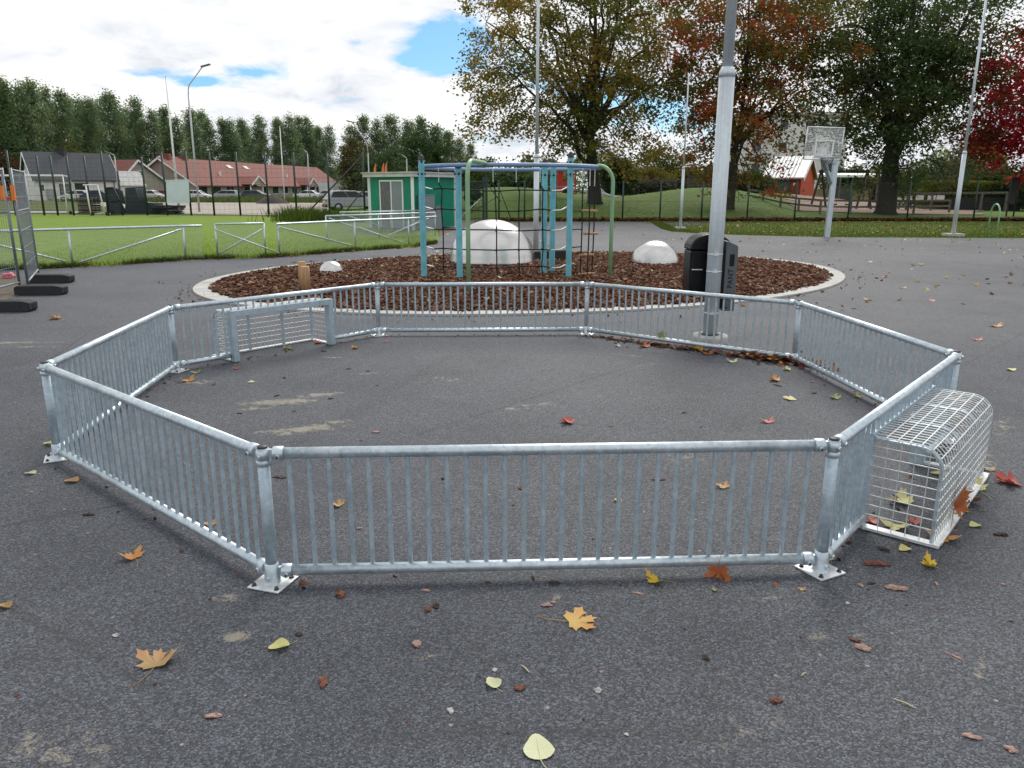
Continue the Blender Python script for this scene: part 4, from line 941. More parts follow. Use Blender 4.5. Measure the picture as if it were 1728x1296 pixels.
def car(label, px, Y, rot, col, kind='hatch', det=False, group='cars parked beyond the field'):
    c = V(px, 330, Y); c.z = .0; o = thing('parked_car', label, 'car', c, group); M_ = Matrix.Rotation(rot, 3, 'Z')
    paint = mat('car_paint_%d_%d_%d' % tuple(int(x*99) for x in col), col, .28, .3, .04, 2); body, roof = car_profile(kind); hwid = .9
    def T(x, y, z): return M_@Vector((x, y, z))+c
    mb = MB(); n_ = len(body)
    # lower body: three slices per side for a rounded flank
    sl_ = [(-hwid, .93), (-hwid+.12, 1.0), (hwid-.12, 1.0), (hwid, .93)]
    i0 = len(mb.v)
    for y, s_ in sl_:
        for x, z in body: mb.v.append(T(x*(1 if abs(y) < hwid else .985), y, z if z > .4 else z+.04*(s_ < 1)))
    for j in range(3):
        for q in range(n_):
            q2 = (q+1) % n_; mb.f.append((i0+j*n_+q, i0+j*n_+q2, i0+(j+1)*n_+q2, i0+(j+1)*n_+q)); mb.sm.append(False)
    mb.f.append(tuple(i0+q for q in range(n_))); mb.f.append(tuple(i0+3*n_+q for q in range(n_))); mb.sm += [False]*2
    # cabin
    m_ = len(roof); i0 = len(mb.v)
    for y in (-1, 1):
        for q, (x, z) in enumerate(roof): mb.v.append(T(x, y*(.84 if z < 1.1 else .66), z))
    for q in range(m_-1): mb.f.append((i0+q, i0+q+1, i0+m_+q+1, i0+m_+q)); mb.sm.append(False)
    mb.f.append(tuple(i0+q for q in range(m_))); mb.f.append(tuple(i0+m_+q for q in range(m_))); mb.sm += [False]*2
    bd = mb.build('body', paint, o, bevel=.03)
    zb_, zt_ = roof[0][1], max(z for _, z in roof); zg0, zg1 = zb_+.06, zt_-.10
    def inset(y): 
        xs0, xs1 = roof[0][0]+.22, roof[-1][0]-.22; xa_, xb2 = roof[1][0]+.12, roof[-2][0]+.0
        return [T(xs0, y*.855, zg0), T(xs1, y*.855, zg0), T(xb2, y*.705, zg1), T(xa_, y*.705, zg1)]
    for y in (-1, 1):
        P = inset(y); nrm = M_@Vector((0, y*.012, .004)); mid0, mid1 = (P[0]+P[1])/2, (P[2]+P[3])/2; e_ = (P[1]-P[0]).normalized()*.035
        MB().quad(P[0]+nrm, mid0-e_+nrm, mid1-e_+nrm, P[3]+nrm).build('window', GLD, o); MB().quad(mid0+e_+nrm, P[1]+nrm, P[2]+nrm, mid1+e_+nrm).build('window', GLD, o)
    for (x0, z0), (x1, z1), s_ in ((roof[0], roof[1], -1), (roof[-1], roof[-2], 1)):
        d_ = Vector((s_*.012, 0, .008)); f0, f1 = .12, .9
        a0, a1 = (x0+(x1-x0)*f0, z0+(z1-z0)*f0), (x0+(x1-x0)*f1, z0+(z1-z0)*f1)
        MB().quad(T(a0[0], -.74, a0[1])+M_@d_, T(a0[0], .74, a0[1])+M_@d_, T(a1[0], .62, a1[1])+M_@d_, T(a1[0], -.62, a1[1])+M_@d_).build('windscreen', GLD, o)
    for x in (-1.38, 1.36):
        for y in (-.80, .80):
            Mw = M_@Matrix.Rotation(R(90), 3, 'X'); wc = T(x, y, .33)
            wo_ = MB().lathe([(.20, -.11), (.31, -.11), (.335, -.06), (.335, .06), (.31, .11), (.20, .11)], wc, 20, Mw).build('wheel', TYRE, o)
            MB().lathe([(.001, -.112), (.19, -.116), (.20, -.10), (.20, .10), (.19, .116), (.001, .112)], wc, 14, Mw).build('rim', RIM, wo_)
    for y in (-.68, .68):
        MB().box(T(body[1][0]+.02, y, .80), (.06, .34, .14), M_).build('tail_light', mat('tail_red', (.35, .02, .015), .25), o)
        MB().box(T(body[-2][0]-.06, y, .66), (.12, .32, .12), M_).build('headlight', mat('head_glass', (.6, .62, .65), .15), o)
    MB().box(T(body[1][0]-.005, 0, .42), (.10, 1.5, .20), M_).build('bumper', BLACK, o); MB().box(T(body[1][0]-.015, 0, .72), (.02, .5, .11), M_).build('number_plate', WHITEP, o)
car('silver estate-bodied SUV seen from behind at the edge of the car park', 597, 60.5, .42, (.32, .34, .36), 'suv', True)
car('white hatchback half hidden behind the white flagpole', 333, 112, .05, (.66, .67, .68), 'hatch')
car('pale grey saloon parked in front of the porch of the long building', 378, 118, math.pi+.05, (.36, .38, .39), 'estate')
car('dark grey-green estate parked beside the heap of soil', 434, 120, .03, (.07, .085, .085), 'estate')
car('white car in front of the white panel of the long building', 519, 125, math.pi-.05, (.68, .69, .70), 'hatch')
car('silver car close behind the leaning fence brace', 551, 126, math.pi+.1, (.45, .47, .49), 'hatch')
car('white car behind the full-size goal by the pale house', 131, 100, math.pi+.1, (.62, .63, .64), 'hatch')
car('dark blue car between the pallets and the folded cage frames', 169, 98, .1, (.03, .04, .07), 'hatch')
car('white car mostly hidden behind the storage cage', 256, 112, 0, (.55, .55, .56), 'hatch')
car('red car peeping out beside the banner', 277, 115, math.pi, (.32, .05, .04), 'hatch')
car('light grey car seen past the corner of the green shed', 622, 75, .3, (.42, .44, .46), 'estate')
car('red van-like car beyond the bar gate', 780, 74, 1.4, (.42, .04, .04), 'suv')
# ------------------------------------------------------------------ buildings
def roofmat(name, a, b, sx):
    m, t = nt(name); k = N(t); tc = k.n('ShaderNodeTexCoord'); vec = tc.outputs['Object']
    n_ = k.noise(vec, .8, 5, .65); wv = k.n('ShaderNodeTexWave', wave_type='BANDS', bands_direction='Z'); wv.inputs['Scale'].default_value = sx; wv.inputs['Distortion'].default_value = .3; t.links.new(vec, wv.inputs[0])
    c = k.mix(k.math('ADD', k.math('MULTIPLY', n_, .8), k.math('MULTIPLY', wv.outputs['Fac'], .2)), a, b)
    bs = k.n('ShaderNodeBsdfPrincipled'); out = k.n('ShaderNodeOutputMaterial'); t.links.new(c, bs.inputs[0]); bs.inputs['Roughness'].default_value = .85
    bn = k.n('ShaderNodeBump'); bn.inputs['Strength'].default_value = .5; bn.inputs['Distance'].default_value = .05; t.links.new(wv.outputs['Fac'], bn.inputs['Height']); t.links.new(bn.outputs[0], bs.inputs['Normal'])
    t.links.new(bs.outputs[0], out.inputs[0]); return m
RED = roofmat('red_tiles', (.14, .045, .036), (.25, .085, .066), 5); SLATE = roofmat('dark_roof', (.035, .04, .05), (.075, .08, .095), 4)
CREAM = mat('cream_wall', (.34, .31, .26), .85, 0, .08, 1); WHITEW = mat('white_wall', (.62, .61, .58), .85, 0, .08, 1)
def gable_house(name, label, cat, a, b, dep, ev, rg, wallm, roofm, ov=.5):
    """a->b: foot of the long front wall; dep: vector to the rear wall"""
    a, b, dep = Vector(a), Vector(b), Vector(dep); o = thing(name, label, cat, (a+b)/2); u = (b-a).normalized()
    mb = MB()
    mb.quad(a, b, b+zv*ev, a+zv*ev).quad(a+dep, b+dep, b+dep+zv*ev, a+dep+zv*ev)
    for p in (a, b): mb.quad(p, p+dep, p+dep+zv*ev, p+dep/2+zv*rg, p+zv*ev)
    mb.build('wall', wallm, o)
    d_ = dep.normalized(); sl = (rg-ev)/(dep.length/2); mb = MB()
    for s_, base in ((1, Vector((0, 0, 0))), (-1, dep)):
        e0 = a+base-d_*s_*ov-u*ov+zv*(ev-sl*ov+.06); e1 = b+base-d_*s_*ov+u*ov+zv*(ev-sl*ov+.06); r1 = b+dep/2+u*ov+zv*(rg+.06); r0 = a+dep/2-u*ov+zv*(rg+.06)
        mb.prism([e0, e1, r1, r0], (0, 0, 0), (0, 0, .16))
    rf = mb.build('roof', roofm, o)
    tr = MB()
    for p, sg in ((a, -1), (b, 1)):
        q = p+u*sg*(ov+.03); 
        for base, s_ in ((Vector((0, 0, 0)), 1), (dep, -1)): tr.bar(q+base-d_*s_*ov+zv*(ev-sl*ov), q+dep/2+zv*(rg-.0), .06, .28)
    tr.build('barge_board', WHITEP, rf)
    return o, rf, a, u, d_
def win(o, c, u, wd, hh, m=GLASS, fr=WHITEP, n=None, name='window'):
    c, u = Vector(c), Vector(u); n = n or Vector((u.y, -u.x, 0)); mb = MB(); t_ = .09
    for s_ in (-1, 1): mb.bar(c+u*s_*wd/2-zv*hh/2+n*.03, c+u*s_*wd/2+zv*hh/2+n*.03, t_, .08, tuple(n))
    for s_ in (-1, 1): mb.bar(c-u*(wd/2+t_/2)+zv*s_*hh/2+n*.034, c+u*(wd/2+t_/2)+zv*s_*hh/2+n*.034, .08, t_)
    f = mb.build(name, fr, o); MB().bar(c-zv*(hh/2-.02)+n*.012, c+zv*(hh/2-.02)+n*.012, wd-.04, .02, tuple(n)).build('pane', m, f); return f
# white house with dark roof
Yh = 112; a = V(62, 330, 107); a.z = 0; b = a+Vector((7.65, 6.75, 0))
h1, rf, a_, u, d_ = gable_house('house', 'white house with a steep dark roof and black chimney beyond the full-size goal', 'house', a, b, (-4.96, 5.63, 0), 2.9, 6.3, WHITEW, SLATE, .4)
cx = a_+u*4.4+d_*3.75; MB().box(cx+zv*6.5, (1.2, .8, 1.0)).box(cx+zv*7.03, (1.3, .9, .08)).build('chimney', mat('chimney_black', (.02, .022, .025), .7), rf)
win(h1, a_+u*5.6+zv*1.75, u, 1.6, 1.1, fr=DARKST); 
win(h1, a_+u*3.5+zv*1.15, u, 1.2, 2.1, mat('door_grey', (.12, .13, .14), .7), DARKST, name='door')
win(h1, a_+u*.8+zv*1.7, u, .5, .9); MB().box(a_+u*1.6+zv*.9+Vector((u.y, -u.x, 0))*.2, (.9, .4, 1.3)).build('meter_box', mat('meter_grey', (.3, .31, .31), .7), h1)
gu = d_; win(h1, a_+d_*3.75+zv*4.5, d_, .7, 1.1, n=Vector((-u.x, -u.y, 0)))
MB().tube([a_+u*9.8+Vector((u.y, -u.x, 0))*.1+zv*.1, a_+u*9.8+Vector((u.y, -u.x, 0))*.1+zv*2.8], .06, 6).build('downpipe', DARKST, h1)
a2 = V(193, 330, 119); a2.z = 0; b2 = a2+Vector((3.2, 2.8, 0))
gable_house('outbuilding', 'low grey-roofed lean-to at the right end of the white house', 'outbuilding', a2, b2, (-3.3, 3.8, 0), 2.1, 4.0, WHITEW, ROOFG, .3)
# long red roofed building, long side receding to the right
a = V(331, 331, 146); b = V(574, 331, 214); a.z = b.z = 0; uu = (b-a).normalized(); dd = Vector((-uu.y, uu.x, 0))*13
lb, rf, a_, u, d_ = gable_house('long_building', 'long single-storey building with a large red tiled roof and small porches', 'building', a, b, dd, 2.55, 7.0, CREAM, RED, .8)
n_ = Vector((u.y, -u.x, 0)); Lb = (b-a).length
for j in range(13):
    s_ = 2.5+j*(Lb-6)/13
    if 15 < s_ < 22: continue
    win(lb, a_+u*s_+zv*1.35, u, 3.0, 1.5)
for s_, wd_ in ((19, 5.6), (46, 5.0)):
    c = a_+u*s_+n_*2.2; mb = MB()
    for sg in (-1, 1): mb.bar(c+u*sg*wd_*.46, c+u*sg*wd_*.46+zv*2.45, .22, .22)
    pr_ = mb.build('porch', WHITEP, lb)
    mb = MB()
    for sg in (-1, 1):
        e = c+u*sg*(wd_/2+.3)+zv*2.4; r_ = c+zv*4.0; mb.prism([e-n_*-.6, r_-n_*-.6, r_-n_*4.5, e-n_*4.5], (0, 0, 0), (0, 0, .14))
    mb.build('porch_roof', RED, pr_)
    mb = MB()
    for sg in (-1, 1): mb.bar(c+n_*.66+u*sg*(wd_/2+.35)+zv*2.35, c+n_*.66+zv*4.08, .06, .34)
    mb.build('barge_board', WHITEP, pr_)
    MB().quad(c+n_*.5-u*wd_*.44+zv*2.45, c+n_*.5+u*wd_*.44+zv*2.45, c+n_*.5+zv*3.85).build('porch_gable', CREAM, pr_)
    win(lb, a_+u*s_+zv*1.2, u, 2.4, 2.2, name='entrance')
SKY_ = mat('skylight_pale', (.6, .62, .64), .15)
for s_ in (21, 28):
    p0 = a_+u*s_+d_*4.2+zv*(2.55+4.45*4.2/6.5+.30); sl_ = Vector((d_.x*1, d_.y*1, 4.45/6.5)).normalized(); MB().prism([p0-u*.8, p0+u*.8, p0+u*.8+sl_*1.1, p0-u*.8+sl_*1.1], (0, 0, 0), (0, 0, .08)).build('skylight', SKY_, rf)
for s_ in (12.5, 42): MB().box(a_+u*s_+d_*2.0+zv*4.4, (.3, .3, 1.2)).build('vent_pipe', WHITEP, rf)
MB().box(a_+u*2+d_*6.6+zv*7.3, (1.6, 1.2, 1.3)).box(a_+u*7.5+d_*6.6+zv*7.2, (1.4, 1.1, 1.0)).build('chimney', RED, rf)
MB().bar(a_+u*53+n_*1.2+zv*.3, a_+u*66+n_*1.2+zv*.3, .3, .1).bar(a_+u*53+n_*1.0+zv*2.0, a_+u*66+n_*1.0+zv*2.0, .12, 2.6).build('white_panel', mat('panel_white', (.62, .65, .68), .6), lb)
# round window gable wing
a = V(207, 331, 137); b = V(286, 331, 146); a.z = b.z = 0
# gabled wing: ridge runs away from the viewer, gable face towards the field
gw = (b-a); gL = gw.length; gu = gw.normalized(); gd = Vector((-gu.y, gu.x, 0)); a = a+gu*0
wg = thing('gabled_wing', 'cream gabled wing with red roof and a small round window', 'building', (a+b)/2)
ev_, rg_ = 3.2, 6.3; mid = a+gu*gL*.36
MB().quad(a, b, b+zv*2.4, mid+zv*rg_, a+zv*3.3).quad(b, b+gd*9, b+gd*9+zv*2.4, b+zv*2.4).quad(a, a+gd*9, a+gd*9+zv*3.3, a+zv*3.3).build('wall', CREAM, wg)
mb = MB(); f0 = -gd*.5
mb.prism([a-gu*.6+f0+zv*2.75, mid+f0+zv*(rg_+.1), mid+gd*9+zv*(rg_+.1), a-gu*.6+gd*9+zv*2.75], (0, 0, 0), (0, 0, .16)).prism([b+gu*.7+f0+zv*1.95, mid+f0+zv*(rg_+.1), mid+gd*9+zv*(rg_+.1), b+gu*.7+gd*9+zv*1.95], (0, 0, 0), (0, 0, .16)); wr = mb.build('roof', RED, wg)
MB().bar(a-gu*.6+f0*1.06+zv*2.75, mid+f0*1.06+zv*(rg_+.1), .07, .32).bar(b+gu*.7+f0*1.06+zv*1.95, mid+f0*1.06+zv*(rg_+.1), .07, .32).build('barge_board', WHITEP, wr)
Mr = Matrix((gu, zv, gu.cross(zv))).transposed(); c = mid-gd*.03+gu*.5+zv*4.25
rw = MB().lathe([(.001, .0), (.42, .0)], c-gd*.02, 20, Mr).build('round_window', GLASS, wg); MB().lathe([(.42, -.02), (.42, .05), (.50, .05), (.50, -.02)], c, 20, Mr).bar(c-zv*.42-gd*.05, c+zv*.42-gd*.05, .07, .04, tuple(-gd)).bar(c-gu*.42-gd*.05, c+gu*.42-gd*.05, .04, .07).build('round_frame', WHITEP, rw)
# main gable end of the long building, rising behind the wing
a3 = V(258, 331, 152); b3 = V(333, 331, 149); a3.z = b3.z = 0; g3 = (b3-a3).normalized(); d3 = Vector((-g3.y, g3.x, 0)); m3 = a3+g3*(b3-a3).length*.30
w3 = thing('gable_end', 'tall cream gable end with white barge boards behind the round-windowed wing', 'building', (a3+b3)/2)
MB().quad(a3, b3, b3+zv*2.6, m3+zv*7.2, a3+zv*5.6).build('wall', CREAM, w3)
mb = MB(); e_ = -d3*.7
mb.prism([b3+g3*.9+e_+zv*2.1, m3+e_+zv*7.35, m3+d3*6+zv*7.35, b3+g3*.9+d3*6+zv*2.1], (0, 0, 0), (0, 0, .2)).prism([a3-g3*.5+e_+zv*5.4, m3+e_+zv*7.35, m3+d3*6+zv*7.35, a3-g3*.5+d3*6+zv*5.4], (0, 0, 0), (0, 0, .2)); r3 = mb.build('roof', RED, w3)
MB().bar(b3+g3*.9+e_*1.05+zv*2.05, m3+e_*1.05+zv*7.4, .08, .40).bar(a3-g3*.5+e_*1.05+zv*5.35, m3+e_*1.05+zv*7.4, .08, .40).build('barge_board', WHITEP, r3)
# red shed behind the mound
Ys = 82; z0 = 1.05
a = V(1291, 325, Ys); b = V(1350, 325, Ys-3); a.z = b.z = .3; dv = Vector((3.6, 6.0, 0))
rs, rf, a_, u, d_ = gable_house('red_shed', 'red wooden playground shed with white metal roof and teal double door', 'shed', a, b, dv, 2.55, 4.55, mat('falu_red', (.28, .03, .02), .8, 0, .12, 2), mat('white_metal_roof', (.36, .37, .40), .45, .1, .06, 2), .35)
n_ = Vector((u.y, -u.x, 0)); MB().bar(a_+u*1.9+n_*.03+zv*.3, a_+u*1.9+n_*.03+zv*2.3, 1.6, .05, tuple(n_)).build('door', mat('teal_door', (.012, .09, .10), .6), rs)
MB().quad(b+u*.004, b+dv+u*.004, b+dv+zv*2.5+u*.004, b+dv/2+zv*4.45+u*.004, b+zv*2.5+u*.004).build('gable_boarding', mat('orange_red', (.52, .075, .03), .8, 0, .12, 2), rs)
sm_ = MB(); sl = (4.55-2.55)/(dv.length/2)
for j in range(1, 9): p = a_+u*(j*.42-.2); sm_.bar(p-d_*.35+zv*(2.55-sl*.35+.25), p+dv/2+zv*(4.55+.25), .03, .05)
sm_.build('roof_seam', mat('seam_grey', (.3, .31, .33), .5), rf)
MB().lathe([(.001, 0), (.16, 0), (.16, .08), (.001, .1)], a_+u*3.3+n_*.05+zv*1.9, 14, Matrix((u, zv, n_)).transposed()).build('wall_lamp', WHITEP, rs)
# pale blocks beyond the trees
def block(label, px0, px1, Y, ztop, rows, m=WHITEW):
    a, b = V(px0, 325, Y), V(px1, 325, Y); a.z = b.z = 0; o = thing('apartment_block', label, 'building', (a+b)/2); dv = Vector((0, 12, 0))
    MB().quad(a, b, b+zv*ztop, a+zv*ztop).quad(a, a+dv, a+dv+zv*ztop, a+zv*ztop).quad(b, b+dv, b+dv+zv*ztop, b+zv*ztop).build('wall', m, o)
    MB().prism([a+Vector((-.4, -.4, 0)), b+Vector((.4, -.4, 0)), b+dv+Vector((.4, .4, 0)), a+dv+Vector((-.4, .4, 0))], zv*(ztop+.01), zv*(ztop+.4)).build('roof', ROOFG, o)
    for r_ in range(rows):
        L_ = (b-a).length; n_w = max(2, int(L_/3))
        for j in range(n_w): win(o, a+(b-a)*((j+.5)/n_w)+zv*(1.8+r_*3.0), Vector((1, 0, 0)), 1.3, 1.3)
    return o
block('pale three-storey building half hidden behind the orange maple and the basketball board', 1250, 1420, 118, 12.2, 4)
block('small pale house glimpsed between the oak and the pole on the verge', 1640, 1668, 120, 6.0, 1)
sl_ = thing('open_shelter', 'long low shelter with a white roof edge and beige wall behind the swings', 'shelter', (X(1450, 92), 92, 0))
a = V(1395, 325, 92); b = V(1500, 325, 92); a.z = b.z = 0
MB().prism([a+zv*3.1, b+zv*3.1, b+zv*3.1+Vector((0, 5, .3)), a+zv*3.1+Vector((0, 5, .3))], (0, 0, 0), (0, 0, .25)).build('roof', WHITEP, sl_)
MB().bar(a+Vector((0, 4.5, .9)), b+Vector((0, 4.5, .9)), .1, 1.8).build('back_wall', mat('beige_wall', (.45, .37, .25), .8), sl_)
for j in range(6): p = a+(b-a)*j/5; MB().bar(p, p+zv*3.1, .16, .16, (0, 1, 0)).build('shelter_post', DWOOD, sl_)
MB().bar(a+zv*1.2+Vector((1, 1, 0)), a+zv*1.2+Vector((3.4, 1, 0)), .1, 2.0).build('board_screen', mat('slate_board', (.09, .09, .10), .8), sl_)

# ------------------------------------------------------------------ playground beyond the green fence
tw = thing('play_tower', 'weathered timber play tower with boarded sides on the mound', 'play tower', (X(1175, 72), 72, hz(X(1175, 72), 72)-.05)); q0 = Vector(tw.location)
for sx in (-.95, .95):
    for sy in (-.8, .8): MB().bar(q0+Vector((sx, sy, 0)), q0+Vector((sx, sy, 2.0)), .14, .14, (0, 1, 0)).build('tower_post', DWOOD, tw)
for j in range(5): MB().box(q0+Vector((-.1, -.8, .25+j*.26)), (1.9, .05, .2)).build('side_board', DWOOD, tw)
MB().prism([q0+Vector((-1.4, -1.1, 1.95)), q0+Vector((1.4, -1.1, 1.95)), q0+Vector((1.4, 1.1, 2.1)), q0+Vector((-1.4, 1.1, 2.1))], (0, 0, 0), (0, 0, .12)).build('tower_roof', DWOOD, tw)
sd_ = thing('slide', 'grey metal slide curving down the side of the mound behind the leaning tree trunk', 'slide', (X(1030, 67), 67, 0)); mb = MB()
sp_ = [V(1008, 318, 70), V(1014, 325, 69), V(1021, 330.5, 68.2), V(1032, 334, 67.4), V(1040, 335.5, 66.8), V(1046, 336, 66.3)]
for off in (-.32, .32): mb.tube([p+Vector((off*.5, off, .16)) for p in sp_], .06, 8)
for p, q in zip(sp_, sp_[1:]): mb.quad(p+Vector((-.16, -.32, 0)), q+Vector((-.16, -.32, 0)), q+Vector((.16, .32, 0)), p+Vector((.16, .32, 0)))
mb.build('chute', mat('slide_metal', (.30, .29, .30), .4, .6), sd_)
for p in (sp_[1], sp_[4]): MB().tube([(p.x, p.y, p.z-2.0), p], .05, 6).build('slide_leg', DARKST, sd_)
ot = thing('play_house', 'orange-red play house with window openings seen past the twin turquoise posts', 'play house', (X(956, 78), 78, .4)); q0 = Vector(ot.location)
z1 = Z(950, 285, 78)
MB().prism([q0+Vector((-.9, 0, .5)), q0+Vector((-.35, 0, .5)), q0+Vector((-.35, 0, z1-.5)), q0+Vector((-.9, 0, z1-.5))], (0, 0, 0), (0, 1.2, 0)).prism([q0+Vector((-.35, 0, 1.3)), q0+Vector((.6, 0, 1.3)), q0+Vector((.6, 0, 2.0)), q0+Vector((-.35, 0, 2.0))], (0, 0, 0), (0, 1.2, 0)).build('panel', REDP, ot)
MB().prism([q0+Vector((-1.2, -.2, z1-.5)), q0+Vector((.9, -.2, z1-.5)), q0+Vector((.5, -.2, z1+.2)), q0+Vector((-.8, -.2, z1+.2))], (0, 0, 0), (0, 1.6, 0)).build('roof', ORANGE, ot)
for sx in (-.85, .85): MB().bar(q0+Vector((sx, 0, -.4)), q0+Vector((sx, 0, z1-.5)), .14, .14, (0, 1, 0)).build('post', REDP, ot)
pb = thing('bench_board', 'pale grey bench top on the mound between the play house and the trunk', 'bench', (X(945, 62), 62, 1.4)); zt = Z(945, 315, 62)
MB().box((X(944, 62), 62, zt), (2.6, .4, .10)).build('seat', mat('bench_grey', (.38, .37, .35), .8), pb)
for sx in (-.9, .9): MB().bar((X(944, 62)+sx, 62, zt-.9), (X(944, 62)+sx, 62, zt-.05), .10, .10, (0, 1, 0)).build('leg', DWOOD, pb)
def timber_rail(label, pts, h=1.0):
    o = thing('timber_fence', label, 'fence', pts[0])
    for p, q in zip(pts, pts[1:]):
        for z in (h-.06, h*.52): MB().bar(p+zv*z, q+zv*z, .05, .13).build('rail', DWOOD, o)
    for p in pts: MB().bar(p-zv*.1, p+zv*h, .12, .12, (0, 1, 0)).build('fence_post', DWOOD, o)
tr1 = [V(px, 345, Y) for px, Y in [(1262, 62), (1287, 60), (1317, 57), (1348, 55), (1385, 53.5), (1436, 53.5), (1480, 54.5), (1543, 56), (1603, 60)]]
for p in tr1: p.z = hz(p.x, p.y)*.6
timber_rail('weathered timber rail fence running from behind the lamp post past the big oak trunk', tr1, .98)
def aframe(label, px0, px1, Y, zt, wd):
    o = thing('swing_frame', label, 'swing', (X((px0+px1)/2, Y), Y, 0), 'timber swing frames')
    x0, x1 = X(px0, Y), X(px1, Y)
    for x in (x0, x1):
        for s_ in (-1, 1): MB().bar((x+s_*wd, Y+s_*.7, -.05), (x, Y, zt+.15), .12, .12).build('leg', BROWNW, o)
    MB().bar((x0-.2, Y, zt), (x1+.2, Y, zt), .12, .14).build('cross_beam', BROWNW, o)
    for f_ in (.33, .66):
        x = x0+(x1-x0)*f_; ms = MB()
        for dx in (-.22, .22): ms.tube([(x+dx, Y, zt), (x+dx, Y, .55)], .012, 5)
        ms.build('swing_chain', DARKST, o); MB().lathe([(.16, -.05), (.27, -.05), (.27, .05), (.16, .05), (.16, -.05)], (x, Y, .55), 16).build('swing_seat', RUBBER, o)
aframe('brown timber swing frame with two seats beside the basketball stand', 1383, 1460, 63, 3.1, .95)
aframe('second brown timber swing frame behind the big oak trunk', 1478, 1530, 66, 3.4, .9)
sg_ = [1515, 1533, 1552, 1572, 1587]
for j, px in enumerate(sg_):
    p = V(px, 334, 64); o = thing('hanging_board', 'small white board hung in a row on a rail right of the oak trunk', 'board', p, 'white boards in a row'); MB().box(p, (.62, .05, .42)).build('board_face', WHITEP, o); MB().tube([p+Vector((-.2, 0, .2)), p+Vector((-.2, 0, .5))], .012, 5).tube([p+Vector((.2, 0, .2)), p+Vector((.2, 0, .5))], .012, 5).build('hanger', DARKST, o)
o = thing('board_rail', 'long dark rail on posts carrying the row of small white boards', 'rail', V(1550, 330, 64)); p0, p1 = V(1490, 327, 64), V(1700, 325, 64)
MB().bar(p0, p1, .12, .16).build('rail', DWOOD, o)
for f_ in (0, .2, .4, .6, .8, 1): p = p0+(p1-p0)*f_; MB().bar((p.x, p.y, -.05), p, .14, .14, (0, 1, 0)).build('rail_post', DWOOD, o)
MB().bar((X(1605, 66), 66, .55), (X(1725, 66), 66, .55), .1, 1.1).build('dark_boarding', mat('dark_boards', (.02, .02, .022), .9), o)
o = thing('sign_panel', 'dark upright sign panel on a post by the clipped hedge', 'sign', (X(1709, 52), 52, 0)); x = X(1709, 52)
MB().box((x, 52, 1.65), (.46, .12, 1.7), Matrix.Rotation(.06, 3, 'Y')).build('panel', mat('panel_dark', (.03, .033, .036), .5), o); MB().tube([(x+.28, 52, 0), (x+.36, 52, 3.0)], .05, 8).tube([(x-.2, 52, 0), (x-.2, 52, .9)], .05, 8).build('post', DARKST, o)
br = thing('bike_rack', 'pale green bent-tube bicycle hoop at the edge of the asphalt', 'bike rack', G(1684, 399)); p = G(1681, 400); q = p+Vector((.12, .75, 0)); hh = 1.1
MB().tube([p, p+zv*(hh-.3)]+arc(p+zv*(hh-.3)+(q-p)*.5, (q-p).length/2, math.pi, 0, 10, (q-p).normalized(), zv)[1:-1]+[q+zv*(hh-.3), q], .03, 10).build('hoop', PGREEN, br)
for e in (p, q): MB().lathe([(.03, .0), (.08, .0), (.08, .012), (.03, .012)], e, 14).build('foot_flange', PGREEN, br)

# ------------------------------------------------------------------ basketball stand
bk = thing('basketball_stand', 'galvanised basketball stand with open grid backboard and hanging net', 'basketball hoop', G(1395, 400.5)); pb_ = Vector(bk.location); Yp = pb_.y
tp = V(1407, 271, Yp)
MB().bar(pb_, Vector((pb_.x+.05, Yp, tp.z)), .17, .15, (0, 1, 0)).build('stand_pole', GALV, bk)
MB().bar(V(1403, 309, Yp), V(1386, 262, Yp-.9), .13, .13).bar(Vector((pb_.x+.05, Yp, tp.z-.08)), V(1392, 270, Yp-.9), .10, .10).build('stand_arm', GALV_BAR, bk)
Yb = Yp-1.0; K = [V(1356, 268.5, Yb-.28), V(1417, 271.5, Yb+.25), V(1422, 219, Yb+.25), V(1361, 223, Yb-.28)]
K[1].z = K[0].z+.0; K[2].x = K[1].x+.05; K[3].x = K[0].x+.05; K[2].z = K[3].z = K[0].z+1.04
board = MB()
for e in range(4): board.tube([K[e], K[(e+1) % 4]], .022, 8)
bo_ = board.build('backboard_frame', GALV_PALE, bk); gm = MB()
for j in range(1, 26): gm.tube([K[0]+(K[1]-K[0])*j/26, K[3]+(K[2]-K[3])*j/26], .006, 4, False)
for j in range(1, 20): gm.tube([K[0]+(K[3]-K[0])*j/20, K[1]+(K[2]-K[1])*j/20], .006, 4, False)
gm.build('backboard_grid', GALV_PALE, bo_)
def kb_(s_, t_): return K[0]+(K[1]-K[0])*s_+(K[3]-K[0])*t_
bn_ = (K[1]-K[0]).cross(K[3]-K[0]).normalized()
if bn_.y > 0: bn_ = -bn_
tg = [kb_(s_, t_)+bn_*.03 for s_, t_ in ((.26, .14), (.74, .14), (.74, .60), (.26, .60))]; mb = MB()
for e in range(4): mb.bar(tg[e], tg[(e+1) % 4], .05, .03, tuple(bn_))
mb.build('target_square', WHITEP, bo_); MB().box(kb_(.5, .24)+bn_*.035, (.22, .02, .22)).build('mount_plate', GALV_PALE, bo_)
rc = kb_(.42, .06)+bn_*.38
rim = MB().tube([rc+Vector((.225*math.cos(a), .225*math.sin(a), 0)) for a in [2*math.pi*q/28 for q in range(28)]], .012, 8, closed=True).bar(rc+Vector((.08, .2, -.01)), kb_(.5, .06)+bn_*.02, .08, .03).build('hoop_rim', GALV_PALE, bk)
hn = MB(); 
for q in range(12):
    for sg in (1, -1):
        pts = []
        for j in range(6): a = 2*math.pi*(q+sg*j*.5)/12; r_ = .215-.018*j; pts.append(rc+Vector((r_*math.cos(a), r_*math.sin(a), -.015-.085*j)))
        hn.tube(pts, .0055, 4, False)
